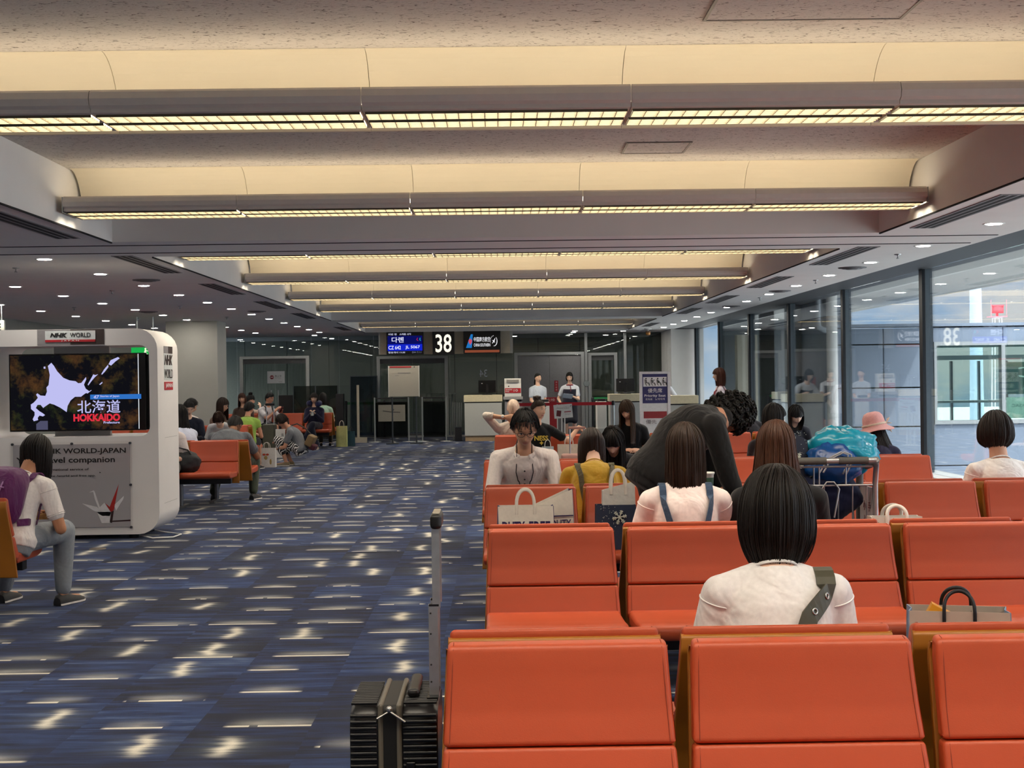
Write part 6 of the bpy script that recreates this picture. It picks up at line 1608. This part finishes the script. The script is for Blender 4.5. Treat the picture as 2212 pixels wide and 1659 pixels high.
# more bags
t = paper_bag('paper_bag', 'open shopping bag with dark handles holding an orange packet, on the second bench row', (1.42, 4.22, .425), R(-14), .30, .17, .325, mat('grey_paper', 'b5a79b', .55, var=.04), blacks, .06, .09, gusset=mat('bag_blue', '7590b0', .5), strap_r=.006)
G().obox((-.07, .0, .27), (.08, .05, .12), Matrix.Rotation(.5, 3, 'Y')).build('orange_packet', mat('packet_orange', 'e39a22', .5), t)
t = thing('handbag', 'small black bag on the bench seat, only its rounded top showing', 'bag', (.25, 4.22, .425))
g = G(); g.smooth = True; rows = [[(.13 * math.cos(2 * PI * k_ / 20) * q, .07 * math.sin(2 * PI * k_ / 20) * q, z) for k_ in range(20)] for q, z in ((.9, 0), (1.05, .08), (1.0, .18), (.75, .23), (.3, .25))]
g.grid(rows, cv=True); g.add(rows[0], [tuple(reversed(range(20)))]); g.add(rows[-1], [tuple(range(20))]); g.build('bag_body', mat('black_nylon', '141416', .6, bump=.2), t)
G().tube([(-.07 + .14 * i / 10, 0, .245 + .028 * math.sin(PI * i / 10)) for i in range(11)], .010, 8).build('handle', blacks, t)
t = paper_bag('paper_bag', 'bag with a white loop handle just peeking over the bench below the luggage cart', (2.02, 6.95, .425), 0, .26, .12, .33, wp, wp, .055, .10, flat_handle=True)
t = thing('suitcase', 'suitcase with a pinkish grip on silver rods, beside the black printed shirt', 'suitcase', (.93, 15.95, 0))
G().box(-.19, .19, -.11, .11, .05, .60).build('shell', mat('case_rose', 'b98a80', .4), t, bevel=.03, seg=3)
for x in (-.083, .083): G().tube([(x, .06, .6), (x, .06, .9)], .009, 8).build('handle_rod', mat('silver_tube', 'c3c5c8', .3, .85), t)
G().box(-.1, .1, .045, .075, .885, .915).build('grip', mat('grip_rose', 'b58478', .5), t, bevel=.008)
for x in (-.15, .15): G().lathe([(.028, -.012), (.028, .012)], (x, 0, .028), 14, axis='x').build('wheel', blacks, t)
t = paper_bag('paper_bag', 'cream gift bag with white cord handles on the bench behind the mustard top', (.86, 16.50, .425), 0, .28, .12, .26, mat('cream_paper', 'd8cfbd', .6), wp, .10, .10)
g = G(); g.tube([(-.04 + .01 * i, -.064, .12 + .03 * math.sin(i)) for i in range(9)], .004, 5); g.ball((.03, -.064, .08), (.02, .003, .02), None, 6, 8); g.build('bag_print', mat('print_red', 'b5502e', .6), t)
t = paper_bag('paper_bag', 'pale blue-grey carrier bag beside the cream gift bag', (.60, 16.42, .425), 0, .14, .10, .24, mat('pale_blue_paper', 'b4bfc4', .6), wp, .08, .07)
t = thing('paper_cup', 'white and green takeaway cup by the straight brown hair', 'cup', (1.10, 7.17, .885))
G().lathe([(.028, 0), (.034, .08), (.038, .085), (.038, .093), (.0, .095)], n=20).build('cup_body', white, t); G().lathe([(.0305, .02), (.0335, .065)], n=20).build('cup_sleeve', mat('cup_green', '33513f', .6), t)
# kiosk side bags
pur = cloth('purple_nylon', '5b1d58', .8, rough=.5, fscale=7)
t = thing('backpack', 'shiny purple backpack on the white T-shirt of the person at the kiosk', 'backpack', tuple(pack['o'].location), -R(14))
def bp(tt, a, k): return on_torso(pack, tt, a, k)
g = G(); g.smooth = True; rows = []
for tt, dp, ww in ((.06, .03, 30), (.09, .10, 48), (.18, .15, 56), (.28, .155, 56), (.36, .13, 52), (.42, .085, 44), (.45, .03, 30)):
    inn_ = [bp(tt, 270 + ww * q, .03) for q in (-1, -.6, -.2, .2, .6, 1)]
    ax = pack['d1'] if tt < .26 else pack['d2']; bk_ = V((0, -1, 0)); bk_ = (bk_ - ax * bk_.dot(ax)).normalized()
    out_ = [p_ + bk_ * dp * (1.0 if 0 < i < 5 else .75) + bk_ * .030 * noise.noise(p_ * 11) + V((0, 0, .02)) * noise.noise(p_ * 9 + V((4, 0, 0))) for i, p_ in enumerate(inn_)][::-1]
    rows.append(inn_ + out_)
g.grid(rows, cv=True); g.add(rows[0], [tuple(reversed(range(12)))]); g.add(rows[-1], [tuple(range(12))])
bb = g.build('pack_body', pur, t, sub=1)
g = G(); bk_ = V((0, -1, 0))
for x_ in (-.6, .35): g.tube([bp(tt, 270 + 54 * x_, .03) + bk_ * (.165 if .12 < tt < .4 else .11) for tt in (.10, .16, .24, .32, .38, .42)], .005, 6)
g.tube([bp(.30, 270 + 54 * q, .03) + bk_ * .17 for q in (-.7, -.3, .1, .5)], .005, 6); g.build('zip_line', mat('lilac_trim', 'a578ac', .5), bb)
for s_ in (-1, 1):
    P_, C_ = strap_run(pack, .30, s_ * .07, s_ * .105, .12, s_ * .13, .030)
    P_ += [surf_pt(pack, .10, s_ * .155, False, .03), surf_pt(pack, .08, s_ * .11, False, .03)]; C_ += [pack['spine'](.1)] * 2
    g = G(); ribbon(g, P_, .045, .006, C_); g.build('shoulder_strap', pur, t)
G().box(-.06, .06, .33, .43, .585, .60).build('snack_tray', mat('snack_tan', 'b58a52', .7)) if False else None
o = G().obox((0, 0, 0), (.14, .10, .02)).obox((.0, -.01, .018), (.10, .06, .018), Matrix.Rotation(.2, 3, 'Z')).build('snack_box', mat('snack_tan', 'b98f58', .7, var=.2, scale=40), loc=tuple(w2(pack, (0.0, .46, .585)))); tag(o, 'small tan snack box in the hands of the backpacker', 'snack box')
t = thing('shoulder_bag', 'dark soft bag on the empty bench seat at the edge of the kiosk', 'bag', (-3.70, 16.22, .425))
g = G(); crumple(g, (0, 0, .12), (.17, .11, .13), 3.0, .15); g.build('bag_body', mat('dark_grey_nylon', '26272a', .6, bump=.3), t)
g = G().tube([(-.12, -.05, .18), (-.06, -.08, .30), (.04, -.06, .27), (.12, -.04, .14)], .010, 6); g.build('strap', blacks, t)
t = paper_bag('paper_bag', 'white gift bag with a red bow print standing on the carpet', (-4.04, 23.9, 0), R(-4), .32, .14, .335, mat('gift_white', 'd6d3cf', .6), wp, .10, .11)
g = G().use(0).ball((-.03, -.068, .225), (.028, .003, .018), None, 6, 8).ball((.03, -.068, .225), (.028, .003, .018), None, 6, 8); g.use(1).ball((.0, -.066, .17), (.03, .003, .035), None, 8, 10).ball((-.095, -.068, .09), (.016, .003, .04), None, 8, 10).ball((.085, -.068, .10), (.018, .003, .05), None, 8, 10)
g.build('bag_print', [mat('bow_red', 'b8482f', .6), mat('print_tan', 'b59a5c', .6)], t)
t = thing('suitcase', 'olive-grey suitcase with its handle up, between the far bench and the crouching person', 'suitcase', (-4.50, 27.0, 0))
G().box(-.12, .12, -.17, .17, .05, .66).build('shell', mat('case_olive', '4c4a3c', .5), t, bevel=.03, seg=3)
for x in (-.07, .075): G().tube([(x, .08, .66), (x, .08, 1.05)], .010, 8).build('handle_rod', mat('silver_tube', 'c3c5c8', .3, .85), t)
G().box(-.09, .095, .06, .10, 1.02, 1.07).build('grip', blacks, t, bevel=.01)
for x in (-.09, .09):
    G().lathe([(.03, -.012), (.03, .012)], (x, -.1, .03), 14, axis='x').build('wheel', blacks, t)
t = paper_bag('paper_bag', 'tall white bag with grey writing beside the olive-grey suitcase', (-4.27, 26.9, 0), 0, .18, .1, .56, mat('gift_white', 'd6d3cf', .6), wp, .0)
g = G()
for i in range(4): g.text('福袋'[i % 2], (.02, -.046, .42 - i * .09), w=.05, h=.06)
g.build('bag_print', mat('board_grey', '77757a', .6), t)
t = paper_bag('paper_bag', 'yellow paper bag with white handles at the end of the far bench', (-3.54, 31.05, 0), 0, .24, .16, .47, mat('yellow_paper', 'd6d68c', .6), wp, .12, .10)
t = paper_bag('paper_bag', 'dark teal bag leaning behind the yellow paper bag', (-3.36, 31.3, 0), R(10), .18, .12, .34, mat('teal_paper', '1d4657', .5), blacks, .10, .08)
t = thing('shoulder_bag', 'brown and maroon shoulder bag on the back of the crouching person', 'bag', tuple(w2(cr_, (.0, -.17, .0))), R(86))
G().obox((0, -.02, .44), (.30, .13, .20), Matrix.Rotation(.45, 3, 'X')).build('bag_body', mat('bag_brown', '7a6342', .6, bump=.15), t, bevel=.02, seg=2); G().obox((.0, -.06, .33), (.26, .11, .10), Matrix.Rotation(.45, 3, 'X')).build('lower_pouch', mat('bag_maroon', '4a1424', .6), t, bevel=.02, seg=2)
G().tube([(.05, -.02, .54), (.08, .10, .66), (.07, .24, .74), (.02, .36, .70)], .012, 6).build('strap', mat('strap_dark', '2b2320', .6), t)
t = thing('backpack', 'dark bag with orange drawstring top on the carpet before the boy in lime', 'bag', (-4.33, 24.6, 0)); g = G(); crumple(g, (0, 0, .16), (.13, .12, .18), 6.0, .12); g.build('bag_body', cloth('bag_dark_blue', '1e2038', .3), t); g = G(); crumple(g, (.02, -.02, .34), (.07, .06, .05), 7.0, .3); g.build('bag_top', mat('orange_cloth', 'd3562f', .6), t)
def phone(loc, label, c='111114', rz=0, tilt=.6):
    t = thing('phone', label, 'phone', tuple(loc), rz)
    G().obox((0, 0, 0), (.072, .009, .148), Matrix.Rotation(tilt, 3, 'X')).build('phone_body', mat('phone_' + c, c, .3), t, bevel=.003)
    G().obox((0, -.0052 * math.cos(tilt), -.0052 * math.sin(tilt)), (.064, .001, .138), Matrix.Rotation(tilt, 3, 'X')).build('phone_screen', mat('phone_glass', '20242c', .1), t)
phone(w2(nav_, (0, .36, .80)), 'dark phone held by the person with the navy neck pillow', rz=PI)
phone(w2(strap, (.02, .49, .88)), 'red-cased phone held by the man with black straps', 'b52a34', rz=R(-120) + PI)
phone(w2(pk2, (.0, .42, .78)), 'dark phone held by the person in navy beside the kiosk', rz=PI)
t = thing('drink_cup', 'pale yellow cup with a straw on the far bench top', 'cup', (-4.93, 30.5, .62)); 
G().lathe([(.04, 0), (.055, .16), (.06, .17), (.0, .175)], n=16).build('cup_body', mat('cup_yellow', 'd8cf9a', .5), t); G().tube([(0, 0, .17), (.01, 0, .28)], .006, 6).build('straw', white, t); G().box(-.05, .05, -.05, .05, -.195, 0).build('cup_carton', mat('cup_yellow', 'd8cf9a', .5), t)
o = G().obox((0, 0, 0), (.24, .004, .17), Matrix.Rotation(.9, 3, 'X') @ Matrix.Rotation(.2, 3, 'Y')).build('paper_sheet', mat('sheet_blue', 'c8d6e6', .6), loc=tuple(w2(st2, (.06, .34, 1.06)))); tag(o, 'pale blue sheet of paper held by the staff in the navy vest', 'paper')
g = G(); o_ = st2
P_ = [on_torso(st2, .46, a, .02) for a in (20, 50, 80, 110, 150)]; g.tube(P_, .016, 8); g.tube([on_torso(st2, tt, 96, .034) for tt in (.45, .38, .30)], [.018, .022, .012], 8, flat=.4); g.build('neck_scarf', cloth('scarf_red', '7c2436', .3), st2['o'])

for s_ in (-1, 1):
    P, C_ = strap_run(winw, .10, s_ * .07, s_ * .10, .1, s_ * .10); g = G(); ribbon(g, P, .035, .004, C_); g.build('red_strap', mat('strap_red', '8e2230', .6), winw['o'])
